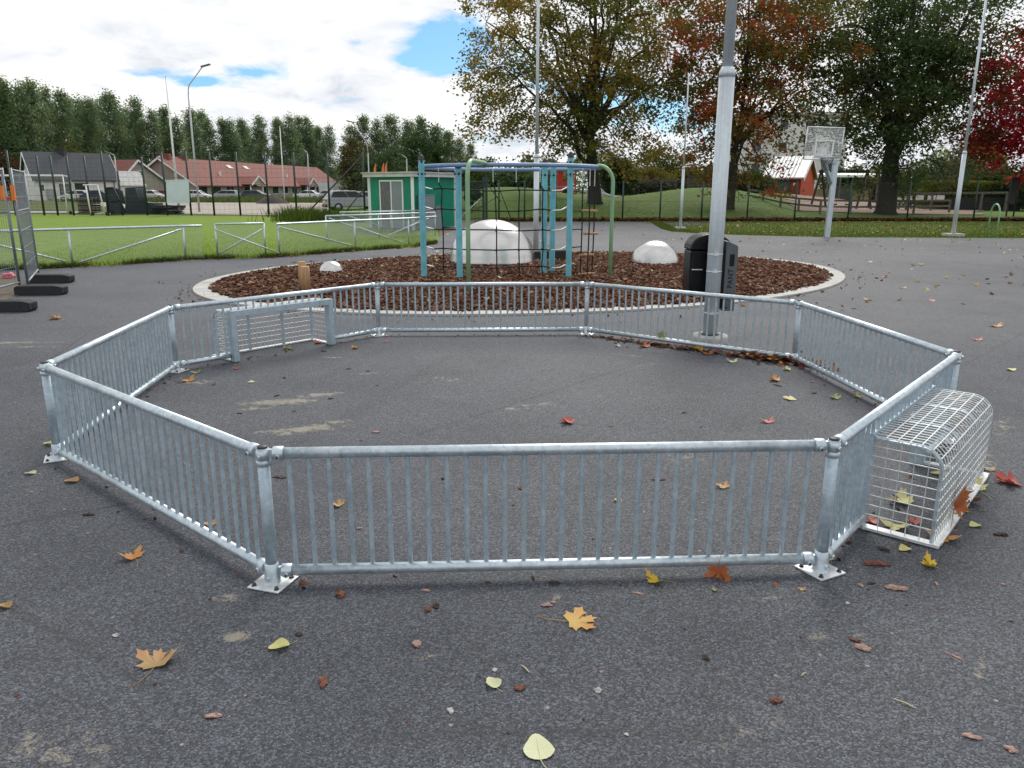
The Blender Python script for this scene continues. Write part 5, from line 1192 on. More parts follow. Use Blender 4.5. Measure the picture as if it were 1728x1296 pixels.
hn.build('hoop_net', mat('net_cord', (.06, .055, .06), .9), rim)
# ------------------------------------------------------------------ trees
def leafquads(cen, size, up=.35, asp=.62):
    n = len(cen); s = size*rng.uniform(.6, 1.35, n)[:, None]
    nr_ = rng.normal(0, 1, (n, 3)); nr_[:, 2] += up*np.sign(nr_[:, 2]+1e-6)*1.5; nr_ /= np.linalg.norm(nr_, axis=1)[:, None]
    a = rng.normal(0, 1, (n, 3)); a -= nr_*(a*nr_).sum(1)[:, None]; a /= np.linalg.norm(a, axis=1)[:, None]+1e-9; b = np.cross(nr_, a)
    w_ = s*asp
    v = np.stack([cen-a*s*.5, cen+b*w_*.5+a*s*.06, cen+a*s*.5, cen-b*w_*.5+a*s*.06], 1).reshape(-1, 3)
    return v, np.arange(4*n).reshape(-1, 4)
def curve(a, b, lift, n=6, jit=.0):
    a, b = Vector(a), Vector(b); m = (a+b)/2+Vector((0, 0, lift)); out = []
    for q in range(n+1):
        f = q/n; p = a*(1-f)**2+m*2*f*(1-f)+b*f*f
        if 0 < q < n and jit: p += Vector((rnd.gauss(0, jit), rnd.gauss(0, jit), rnd.gauss(0, jit)))
        out.append(p)
    return out
def make_tree(name, label, cat, loc, crown_m, *, h, fork, rx, rz, zc, r0, ncl, nl, lsize, sig=.9, lean=(0, 0), limbs=9, group=None, bark=BARK, shell=.55, upright=False, skew=(0, 0), leaders=1, droop=0, seed=1):
    global rnd
    rnd = random.Random(seed)
    o = bpy.data.objects.new(name, None); C.objects.link(o); o.location = loc; ORG[o.name] = Vector(loc); tag(o, label, cat, group)
    mb = MB(); nodes = []
    top = Vector((lean[0]+skew[0]*.4, lean[1], h*.80))
    tp_ = [Vector((0, 0, -.15)), Vector((0, 0, .25)), Vector((lean[0]*.1, lean[1]*.1, fork*.5))]
    rs_ = [r0*1.55, r0*1.12, r0*.95]
    for q in range(1, 8):
        f = q/7; z = fork+(top.z-fork)*f; tp_.append(Vector((lean[0]*(.2+.8*f)+rnd.gauss(0, .10*rx/4), lean[1]*f+rnd.gauss(0, .10*rx/4), z))); rs_.append(r0*(.86*(1-f)+.10*f)*(.75 if q > 1 else .9))
    mb.tube(tp_, rs_, 14)
    for p, r_ in zip(tp_[3:], rs_[3:]): nodes.append((p, r_))
    for q in range(limbs):
        az = 2*math.pi*(q+rnd.uniform(-.3, .3))/limbs; f = (q*.618) % 1; zs_ = fork*.9+(top.z-fork)*f*.6
        j = min(6, int(f*.6*7)); st = Vector((tp_[3+j].x, tp_[3+j].y, zs_)) if q >= leaders else tp_[3].copy()
        k_ = rnd.uniform(.62, .88); el = rnd.uniform(.1, .75) if not upright else rnd.uniform(.6, .95)
        if upright: en = Vector((rx*.6*math.cos(az), rx*.6*math.sin(az), min(h*.97, zs_+h*rnd.uniform(.25, .45))))
        else: en = Vector((skew[0]+rx*k_*math.cos(az)*math.cos(el*1.2), rx*k_*math.sin(az)*math.cos(el*1.2), zc+rz*k_*(math.sin(el*1.9)-.35)))
        pts = curve(st, en, rz*.12 if not upright else -h*.03, 8, rx*.022); r1 = r0*rnd.uniform(.30, .46)*(1-.35*f)
        rr_ = [r1*(1-.82*i/8) for i in range(9)]; mb.tube(pts, rr_, 8)
        for p, r_ in zip(pts[2:], rr_[2:]): nodes.append((p, r_))
    cl = []
    npos = np.array([p for p, _ in nodes])
    for q in range(ncl):
        d = Vector((rnd.gauss(0, 1), rnd.gauss(0, 1), rnd.gauss(0, 1))).normalized(); k_ = (shell+(1-shell)*rnd.random()) if rnd.random() < .72 else rnd.uniform(.15, .9)
        k_ *= 1+.13*math.sin(d.x*5+seed)+.10*math.sin(d.z*7+d.y*4+seed*2)
        if upright:
            z = fork*.8+(h-fork*.8)*rnd.random()**.9; ff_ = (z-fork*.8)/(h-fork*.8); rr_ = rx*(min(1, ff_*4+.55))*(1-ff_**3.2*.80)*math.sqrt(rnd.random())*rnd.uniform(.7, 1.3)*(1+.18*math.sin(ff_*17+seed)); az = rnd.uniform(0, 6.283); p = Vector((rr_*math.cos(az), rr_*math.sin(az), z))
        else:
            p = Vector((skew[0]+d.x*rx*k_, skew[1]+d.y*rx*k_, zc+d.z*rz*k_*(1 if d.z > 0 else .92)))
        i = int(np.argmin(((npos-np.array(p))**2).sum(1))); q0_, r_ = nodes[i]
        if ncl < 600: 
            pts = curve(q0_, p, -.15 if droop else .2, 4, .05); mb.tube(pts, [max(.012, min(r_*.5, .05))*(1-.75*j/4) for j in range(5)], 5, False)
        cl.append(p)
    mb.build('trunk', bark, o, local=True)
    cl = np.array(cl); cen = np.repeat(cl, nl, 0); m_ = len(cen); sg = sig*rng.uniform(.6, 1.25, len(cl)); sg = np.repeat(sg, nl)[:, None]
    off = rng.normal(0, 1, (m_, 3))*sg*np.array([1, 1, .62 if not upright else 1.1]); off[:, 2] -= droop*(off[:, 0]**2+off[:, 1]**2)*.25
    cen = cen+off; cen = cen[cen[:, 2] > fork*.35]
    v, f = leafquads(cen, lsize)
    link('crown', mesh_np('crown', v, f, crown_m), o); return o
OAKL = foliage('oak_leaves', [(0.094, 0.121, 0.030), (0.136, 0.156, 0.037), (0.178, 0.184, 0.046), (0.104, 0.125, 0.034)], [(0.271, 0.187, 0.046), (0.334, 0.220, 0.053), (0.209, 0.167, 0.046), (0.398, 0.250, 0.064)], .22, .48, .44, .60)
MAPL = foliage('maple_leaves', [(0.091, 0.124, 0.029), (0.129, 0.133, 0.029), (0.197, 0.133, 0.033), (0.084, 0.107, 0.026)], [(0.408, 0.116, 0.037), (0.499, 0.169, 0.046), (0.454, 0.213, 0.049), (0.332, 0.089, 0.033), (0.484, 0.071, 0.059)], .30, .48, .49, .60)
DARKL = foliage('dark_leaves', [(0.062, 0.106, 0.043), (0.084, 0.132, 0.050), (0.110, 0.157, 0.059), (0.073, 0.115, 0.046)], [(0.185, 0.185, 0.052), (0.262, 0.185, 0.059), (0.132, 0.157, 0.052)], .3, .42, .54, .66)
REDL = foliage('crimson_leaves', [(0.368, 0.025, 0.040), (0.460, 0.034, 0.052), (0.287, 0.021, 0.029), (0.506, 0.057, 0.063)], [(0.196, 0.075, 0.029), (0.253, 0.057, 0.032), (0.149, 0.081, 0.025)], .3, .5, .52, .64)
POPL = foliage('poplar_leaves', [(0.144, 0.214, 0.117), (0.185, 0.260, 0.138), (0.225, 0.304, 0.159), (0.158, 0.228, 0.127)], [(0.270, 0.317, 0.143), (0.229, 0.284, 0.136)], .12, .48, .48, .62)  # leaf colours made paler and bluer to stand in for distance haze
Yt = 60
xb = X(1003, Yt, 356)
make_tree('broadleaf_tree', 'large broad tree with olive-brown leaves and forked trunk behind the climbing frame', 'tree', (xb, Yt, hz(xb, Yt)-.05), OAKL, h=21, fork=2.9, rx=9.0, rz=9.8, zc=10.1, r0=.50, ncl=400, nl=112, lsize=.25, sig=.58, lean=(-.8, 0), limbs=22, skew=(-1.3, 0), leaders=10, seed=5, shell=.5)
xb = X(1231, 55, 352)
make_tree('maple_tree', 'maple with mixed green, orange and red leaves behind the thick lamp post', 'tree', (xb, 55, hz(xb, 55)-.05), MAPL, h=20, fork=2.4, rx=7.2, rz=9.0, zc=9.1, r0=.30, ncl=330, nl=104, lsize=.24, sig=.55, lean=(.6, 0), limbs=16, skew=(.6, 0), leaders=7, seed=8, shell=.45)
xb = X(1494, 54.5, 357)
make_tree('dark_maple_tree', 'massive dark green tree with a thick trunk behind the basketball stand', 'tree', (xb, 54.5, hz(xb, 54.5)-.02), DARKL, h=21, fork=3.2, rx=7.2, rz=9.0, zc=9.5, r0=.62, ncl=370, nl=125, lsize=.24, sig=.60, lean=(.3, 0), limbs=16, skew=(.3, 0), leaders=7, seed=13, shell=.4)
xb = X(1800, 50, 352)
make_tree('red_maple_tree', 'crimson red maple reaching into the picture from the edge', 'tree', (xb, 50, 0), REDL, h=16, fork=2.2, rx=6.6, rz=6.2, zc=7.2, r0=.30, ncl=230, nl=110, lsize=.27, sig=.60, limbs=13, leaders=5, seed=21, shell=.5, skew=(-.8, 0))
# poplars: four shapes, then copies
proto = []
for q in range(4):
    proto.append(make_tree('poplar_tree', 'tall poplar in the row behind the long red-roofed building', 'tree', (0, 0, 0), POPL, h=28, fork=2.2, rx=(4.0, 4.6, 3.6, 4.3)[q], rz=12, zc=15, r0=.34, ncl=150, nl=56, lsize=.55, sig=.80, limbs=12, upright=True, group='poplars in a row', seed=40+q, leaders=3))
tops = [(-60, 112), (0, 120), (40, 136), (75, 148), (110, 160), (170, 158), (250, 176), (300, 186), (360, 190), (420, 198), (500, 203), (575, 210)]
px = -40; cnt = 0; used = set()
while px < 572:
    top = np.interp(px, [a for a, _ in tops], [b for _, b in tops])+rnd.uniform(-8, 12); Y = 178+110*(px+40)/610+rnd.uniform(-9, 9)
    p = V(px, 325, Y); p.z = 0; hgt = Z(px, top, Y); s_ = hgt/28; pr_ = proto[cnt % 4]
    lab = 'tall poplar standing in the long row behind the houses, like its neighbours'
    if cnt % 4 not in used: o = pr_; used.add(cnt % 4); o.location = p; o.scale = (s_, s_, s_); o.rotation_euler = (0, 0, rnd.uniform(0, 6)); o['label'] = lab
    else: o = dup(pr_, p, lab, 'poplars in a row', rnd.uniform(0, 6), (s_*rnd.uniform(.85, 1.15),)*2+(s_,))
    cnt += 1; px += rnd.choice((13, 17, 20, 24, 28))*rnd.uniform(.85, 1.1)
px = -52
while px < 565:
    top = np.interp(px, [a for a, _ in tops], [b for _, b in tops])+rnd.uniform(2, 26); Y = 196+110*(px+40)/610+rnd.uniform(-4, 6); p = V(px, 325, Y); p.z = 0; s_ = Z(px, top, Y)/28
    dup(proto[cnt % 4], p, 'tall poplar standing in the long row behind the houses, like its neighbours', 'poplars in a row', rnd.uniform(0, 6), (s_*rnd.uniform(1, 1.2),)*2+(s_,)); cnt += 1; px += rnd.choice((19, 25, 31, 42))
for px, top in [(597, 214), (618, 200), (641, 203), (664, 198), (690, 206), (712, 202), (738, 212), (757, 224), (776, 236), (795, 246)]:
    Y = 215+rnd.uniform(-8, 8); p = V(px, 325, Y); p.z = 0; s_ = Z(px, top, Y)/28
    dup(proto[cnt % 4], p, 'poplar in the shorter clump standing behind the green shed', 'poplars behind the shed', rnd.uniform(0, 6), (s_*1.25, s_*1.25, s_)); cnt += 1
def shrub(name, label, px, top, Y, hw, m, lsize=.26, ncl=46, nl=60, bottom=0.0, cat='shrub', conical=False, seed=3, group=None, dens=1.0):
    p = V(px, 325, Y); p.z = hz(p.x, Y) if Y > 49 and p.x > -14 else 0
    hgt = max(.6, Z(px, top, Y)-p.z); rx = hw*Y/1300
    return make_tree(name, label, cat, (p.x, Y, p.z-.05), m, h=hgt, fork=hgt*.16, rx=rx, rz=hgt*.5, zc=hgt*.52, r0=max(.05, hgt*.016), ncl=int(ncl*dens), nl=nl, lsize=lsize, sig=min(rx, hgt)*.17, limbs=7, seed=seed, upright=conical, shell=.45, group=group)
RUST = foliage('rust_leaves', [(.075, .040, .020), (.10, .05, .025), (.06, .038, .020)], trans=.3)
OLIVE = foliage('olive_leaves', [(.09, .10, .03), (.12, .12, .035), (.07, .085, .028)], trans=.35)
YELL = foliage('yellowing_leaves', [(.17, .15, .03), (.13, .13, .03), (.21, .16, .035), (.09, .10, .03)], [(.10, .11, .03), (.14, .09, .03)], .6, .35)
MIDG = foliage('green_leaves', [(.035, .065, .020), (.05, .085, .026), (.065, .10, .03)], trans=.35)
DKG = foliage('deep_green_leaves', [(0.039, 0.074, 0.031), (0.061, 0.100, 0.039), (0.079, 0.120, 0.048)], trans=.3)
GREYG = foliage('dry_grey_leaves', [(.10, .095, .07), (.13, .12, .09), (.085, .085, .055)], trans=.3)
shrub('broadleaf_tree', 'tall tree at the picture edge above the site fence', -8, 70, 130, 44, DKG, .5, 90, 70, cat='tree', seed=61)
shrub('broadleaf_tree', 'rust-brown bushy tree behind the full-size goal', 18, 246, 128, 44, RUST, .38, 60, 70, cat='tree', seed=62)
shrub('broadleaf_tree', 'pale olive tree rising behind the dark roof of the white house', 132, 243, 140, 44, OLIVE, .45, 60, 60, cat='tree', seed=63)
shrub('broadleaf_tree', 'dark low tree between the white house and the gabled wing', 196, 262, 150, 36, DKG, .45, 60, 60, cat='tree', seed=64)
shrub('broadleaf_tree', 'yellow-brown tree at the far end of the long red roof', 598, 226, 175, 31, foliage('dull_gold', [(.10, .09, .03), (.075, .075, .028), (.12, .095, .03)], trans=.3), .5, 70, 60, cat='tree', seed=65)
shrub('broadleaf_tree', 'rounded dark tree standing behind the green shed', 718, 208, 170, 50, DKG, .55, 110, 70, cat='tree', seed=66)
shrub('young_tree', 'young conical green tree just behind the roof of the green shed', 737, 256, 62, 13, MIDG, .2, 60, 50, cat='tree', conical=True, seed=67)
shrub('broadleaf_tree', 'bushy dark tree behind the corner of the shed', 655, 250, 150, 45, DKG, .5, 80, 60, cat='tree', seed=68)
shrub('shrub', 'small dark tree by the bar gate', 798, 296, 56, 15, DKG, .2, 40, 50, seed=69)
for q, (px, top, Y, hw, m, lb) in enumerate([
    (868, 286, 96, 52, DKG, 'dark green bush behind the mound seen through the rope net'),
    (800, 262, 105, 46, OLIVE, 'olive tree behind the bar gate'),
    (925, 288, 100, 40, YELL, 'yellowing bush behind the mound beside the orange play house'),
    (1040, 262, 72, 34, DKG, 'dense dark bush directly behind the broad trunk'),
    (1083, 281, 84, 46, YELL, 'yellow-green bush between the broad trunk and the short thin pole'),
    (1118, 243, 112, 56, OLIVE, 'tall olive-brown bush behind the yellow-green one'),
    (1062, 302, 79, 42, GREYG, 'low grey dry bush above the slide'), (1128, 304, 79, 46, GREYG, 'low grey dry bush left of the timber play tower'),
    (1160, 284, 90, 36, YELL, 'yellowing bush beside the play tower'),
    (1214, 282, 78, 34, DKG, 'dark bush behind the thick lamp post'), (1268, 292, 74, 36, DKG, 'dark green bush left of the red shed'),
    (1345, 246, 128, 60, DKG, 'dark tree behind the white metal roof of the red shed'),
    (1425, 282, 104, 42, DKG, 'dark bush behind the long low shelter'), (1475, 285, 100, 40, OLIVE, 'olive bush at the right end of the shelter'),
    (1546, 292, 74, 30, OLIVE, 'rounded olive bush at the end of the clipped hedge'),
    (1586, 262, 84, 52, GREYG, 'tall grey-green bush behind the clipped hedge'), (1640, 226, 92, 52, YELL, 'tall yellowish bush behind the pole on the square foot'),
    (1600, 300, 70, 36, GREYG, 'pale grey bush close behind the clipped hedge'), (1678, 285, 70, 42, DKG, 'dark green bush behind the hedge, right of the pole'),
    (1735, 268, 66, 46, MIDG, 'bright green bush behind the dark sign panel')]):
    shrub('shrub', lb, px, top, Y, hw, m, .28 if Y < 90 else .38, 110, 70, seed=80+q)
# clipped hedge
hx0_, hx1_ = X(1548, 68), X(1790, 68); hh_ = Z(1600, 307, 68)
n = 26000; c_ = np.stack([rng.uniform(hx0_, hx1_, n), rng.uniform(67.2, 68.8, n), np.minimum(rng.uniform(.1, hh_+.35, n), hh_+rng.normal(0, .05, n))], 1)
v, f = leafquads(c_, .15); HEDG = foliage('hedge_leaves', [(.12, .15, .025), (.16, .19, .03), (.20, .20, .035), (.09, .12, .02)], trans=.35)
hd = thing('hedge', 'long clipped yellow-green hedge behind the row of white boards', 'hedge', ((hx0_+hx1_)/2, 68, 0)); c_[:, 0] -= hd.location.x; c_[:, 1] -= 68; v, f = leafquads(c_, .15); link('hedge_leaves', mesh_np('hedge_leaves', v, f, HEDG), hd)
mb = MB()
for q in range(22): x = hx0_+(hx1_-hx0_)*(q+.5)/22; mb.tube([(x, 68, 0), (x+.1, 68, hh_*.7)], .03, 5)
mb.build('hedge_stem', BARK, hd)
# far wood closing the horizon
n = 60000; Yw = rng.uniform(300, 325, n); pw = rng.uniform(-250, 2000, n); hw_ = 11+3.5*np.sin(pw*.021)+2.5*np.sin(pw*.057+1)+1.5*np.sin(pw*.13)
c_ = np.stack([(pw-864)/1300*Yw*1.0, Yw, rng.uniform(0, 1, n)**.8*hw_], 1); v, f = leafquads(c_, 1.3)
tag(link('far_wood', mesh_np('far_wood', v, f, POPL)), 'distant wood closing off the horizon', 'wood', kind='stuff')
n = 9000; Yw = rng.uniform(288, 296, n); pw = rng.uniform(-100, 800, n); c_ = np.stack([(pw-864)/1300*Yw, Yw, rng.uniform(0, 1, n)*(9+2*np.sin(pw*.05))], 1); v, f = leafquads(c_, 1.2)
tag(link('poplar_undergrowth', mesh_np('poplar_undergrowth', v, f, DKG)), kind='stuff')

# ------------------------------------------------------------------ fallen leaves, bark pieces, stones
def leafmat(name, a, b, vein):
    m, t = nt(name); k = N(t); tc = k.n('ShaderNodeTexCoord'); oi = k.n('ShaderNodeObjectInfo')
    n_ = k.noise(tc.outputs['Object'], 2.2, 5, .65); ln = k.n('ShaderNodeVectorMath', operation='LENGTH'); t.links.new(tc.outputs['Object'], ln.inputs[0])
    ra = k.noise(tc.outputs['Object'], .9, 2); n_ = k.math('ADD', k.math('MULTIPLY', n_, .6), k.math('MULTIPLY', ln.outputs['Value'], .35))
    a, b = tuple(x*.86 for x in a), tuple(x*.86 for x in b)
    c = k.mix(k.ramp(n_, [(.35, 0.0), (.62, 1.0)]), a, b)
    sx = k.n('ShaderNodeSeparateXYZ'); t.links.new(tc.outputs['Object'], sx.inputs[0]); an = k.math('ARCTAN2', sx.outputs[0], k.math('ADD', sx.outputs[1], .05))
    ve = k.math('MULTIPLY', k.math('ABSOLUTE', k.math('SINE', k.math('MULTIPLY', an, 3.46))), k.math('ADD', ln.outputs['Value'], .05))
    c = k.mix(k.ramp(ve, [(.012, .55), (.05, 0.0)]), c, tuple(min(.8, x*1.25+.05) for x in a))
    c = k.mix(k.ramp(k.noise(tc.outputs['Object'], 9, 4, .7), [(.60, 0.0), (.78, .7)]), c, vein)
    d = k.n('ShaderNodeBsdfPrincipled'); t.links.new(c, d.inputs[0]); d.inputs['Roughness'].default_value = .55
    tr = k.n('ShaderNodeBsdfTranslucent'); t.links.new(c, tr.inputs[0]); mx = k.n('ShaderNodeMixShader'); mx.inputs[0].default_value = .2
    out = k.n('ShaderNodeOutputMaterial'); t.links.new(d.outputs[0], mx.inputs[1]); t.links.new(tr.outputs[0], mx.inputs[2]); t.links.new(mx.outputs[0], out.inputs[0]); return m
LM = {'gold': leafmat('leaf_gold', (.62, .40, .07), (.66, .30, .06), (.30, .14, .03)), 'orange': leafmat('leaf_orange', (.55, .20, .035), (.62, .32, .08), (.25, .08, .02)), 'tan': leafmat('leaf_tan', (.40, .27, .10), (.56, .30, .12), (.22, .11, .05)),
      'red': leafmat('leaf_red', (.42, .04, .035), (.50, .10, .07), (.2, .03, .02)), 'pink': leafmat('leaf_pink', (.52, .13, .11), (.58, .22, .17), (.3, .06, .05)), 'pale': leafmat('leaf_pale', (.60, .64, .38), (.68, .66, .42), (.36, .36, .16)),
      'yellow': leafmat('leaf_yellow', (.60, .58, .20), (.66, .60, .28), (.32, .28, .08)), 'bright': leafmat('leaf_bright', (.70, .52, .03), (.74, .46, .04), (.4, .24, .02)), 'green': leafmat('leaf_green', (.22, .28, .07), (.30, .32, .10), (.12, .12, .03)), 'brown': leafmat('leaf_brown', (.16, .075, .04), (.24, .12, .07), (.06, .03, .02)), 'rust': leafmat('leaf_rust', (.38, .09, .02), (.46, .14, .035), (.15, .04, .015))}
HALF = [(0, 1), (.08, .80), (.23, .82), (.17, .55), (.33, .60), (.40, .75), (.52, .64), (.74, .66), (.64, .50), (.72, .38), (.44, .26), (.52, .14), (.64, .02), (.42, -.02), (.36, -.14), (.14, -.08), (0, -.04)]
def maple_mesh(name, curl, fold, seed, m):
    r_ = random.Random(seed); out = HALF[:-1]+[HALF[-1]]+[(-x, y) for x, y in reversed(HALF[1:-1])]
    out = [(x*(1+r_.gauss(0, .05)), y*(1+r_.gauss(0, .04))) for x, y in out]; n = len(out); c = (0, .22); ph = r_.uniform(0, 6)
    def zf(x, y): d = math.hypot(x-c[0], y-c[1]); return max(0, curl*d*d*(1+.7*math.sin(3*math.atan2(y, x)+ph))+fold*abs(x))+.012+.05*curl*math.sin(7*x+5*y+ph)
    v = [(c[0], c[1], zf(*c))]; 
    for f_ in (.35, .7, 1.0): v += [(c[0]+(x-c[0])*f_, c[1]+(y-c[1])*f_, zf(c[0]+(x-c[0])*f_, c[1]+(y-c[1])*f_)) for x, y in out]
    F_ = [(0, 1+j, 1+(j+1) % n) for j in range(n)]
    for l_ in range(2): F_ += [(1+l_*n+j, 1+(l_+1)*n+j, 1+(l_+1)*n+(j+1) % n, 1+l_*n+(j+1) % n) for j in range(n)]
    mb = MB(); mb.v = [Vector(x) for x in v]; mb.f = F_; mb.sm = [True]*len(F_)
    bend = r_.uniform(-.5, .5); mb.tube([(0, -.02, zf(0, 0)), (bend*.3, -.35, .03), (bend*.8, -.75, .02), (bend*1.5, -1.05, .025)], [.014, .012, .011, .016], 5)
    me = bpy.data.meshes.new(name); me.from_pydata(mb.v, [], mb.f); me.polygons.foreach_set('use_smooth', mb.sm); me.materials.append(m); me.update(); return me
def oval_mesh(name, curl, seed, m):
    r_ = random.Random(seed); out = []
    for q in range(20):
        a = 2*math.pi*q/20; x = math.sin(a)*.46*(1+.25*math.cos(a-math.pi)); y = math.cos(a)*.5; y = y if y < .3 else .3+(y-.3)*1.7; out.append((x*(1+r_.gauss(0, .03)), y))
    v = [(0, 0, .01)]; F_ = []
    for f_ in (.5, 1): v += [(x*f_, y*f_, .012+curl*(x*f_)**2*2+curl*.4*(y*f_)**2) for x, y in out]
    n = 20; F_ = [(0, 1+j, 1+(j+1) % n) for j in range(n)]+[(1+j, 1+n+j, 1+n+(j+1) % n, 1+(j+1) % n) for j in range(n)]
    mb = MB(); mb.v = [Vector(x) for x in v]; mb.f = F_; mb.sm = [True]*len(F_); mb.tube([(0, -.48, .02), (.06, -.7, .02), (.16, -.95, .02)], [.018, .014, .016], 5).tube([(0, -.5, .016), (0, .5, .016+curl*.1)], [.012, .004], 4)
    me = bpy.data.meshes.new(name); me.from_pydata(mb.v, [], mb.f); me.polygons.foreach_set('use_smooth', mb.sm); me.materials.append(m); me.update(); return me
LMESH = {}
def leafmesh(kind, col, var):
    key = (kind, col, var)
    if key not in LMESH:
        LMESH[key] = maple_mesh('fallen_leaf', (.10, .34, .50)[var], (.0, .12, .3)[var], var*7+len(col), LM[col]) if kind == 'maple' else oval_mesh('fallen_leaf', (.1, .5, .9)[var], var+3, LM[col])
    return LMESH[key]
def put_leaf(px, py, wpx, kind, col, label, var=0, rz=None, z=0.002, tilt=None, group=None, rot=None, pos=None):
    p = Vector(pos) if pos is not None else G(px, py); dist = (p-Vector((0, 0, CH))).length; s_ = wpx*dist/1300/(1.35 if kind == 'maple' else 1.0)
    o = link('fallen_leaf', leafmesh(kind, col, var), None, (p.x, p.y, z if pos is None else p.z)); o.scale = (s_,)*3
    o.rotation_euler = rot or ((tilt or 0), rnd.gauss(0, .05), rnd.uniform(0, 6.28) if rz is None else rz); tag(o, label, 'leaf', group); return o
rnd = random.Random(77)
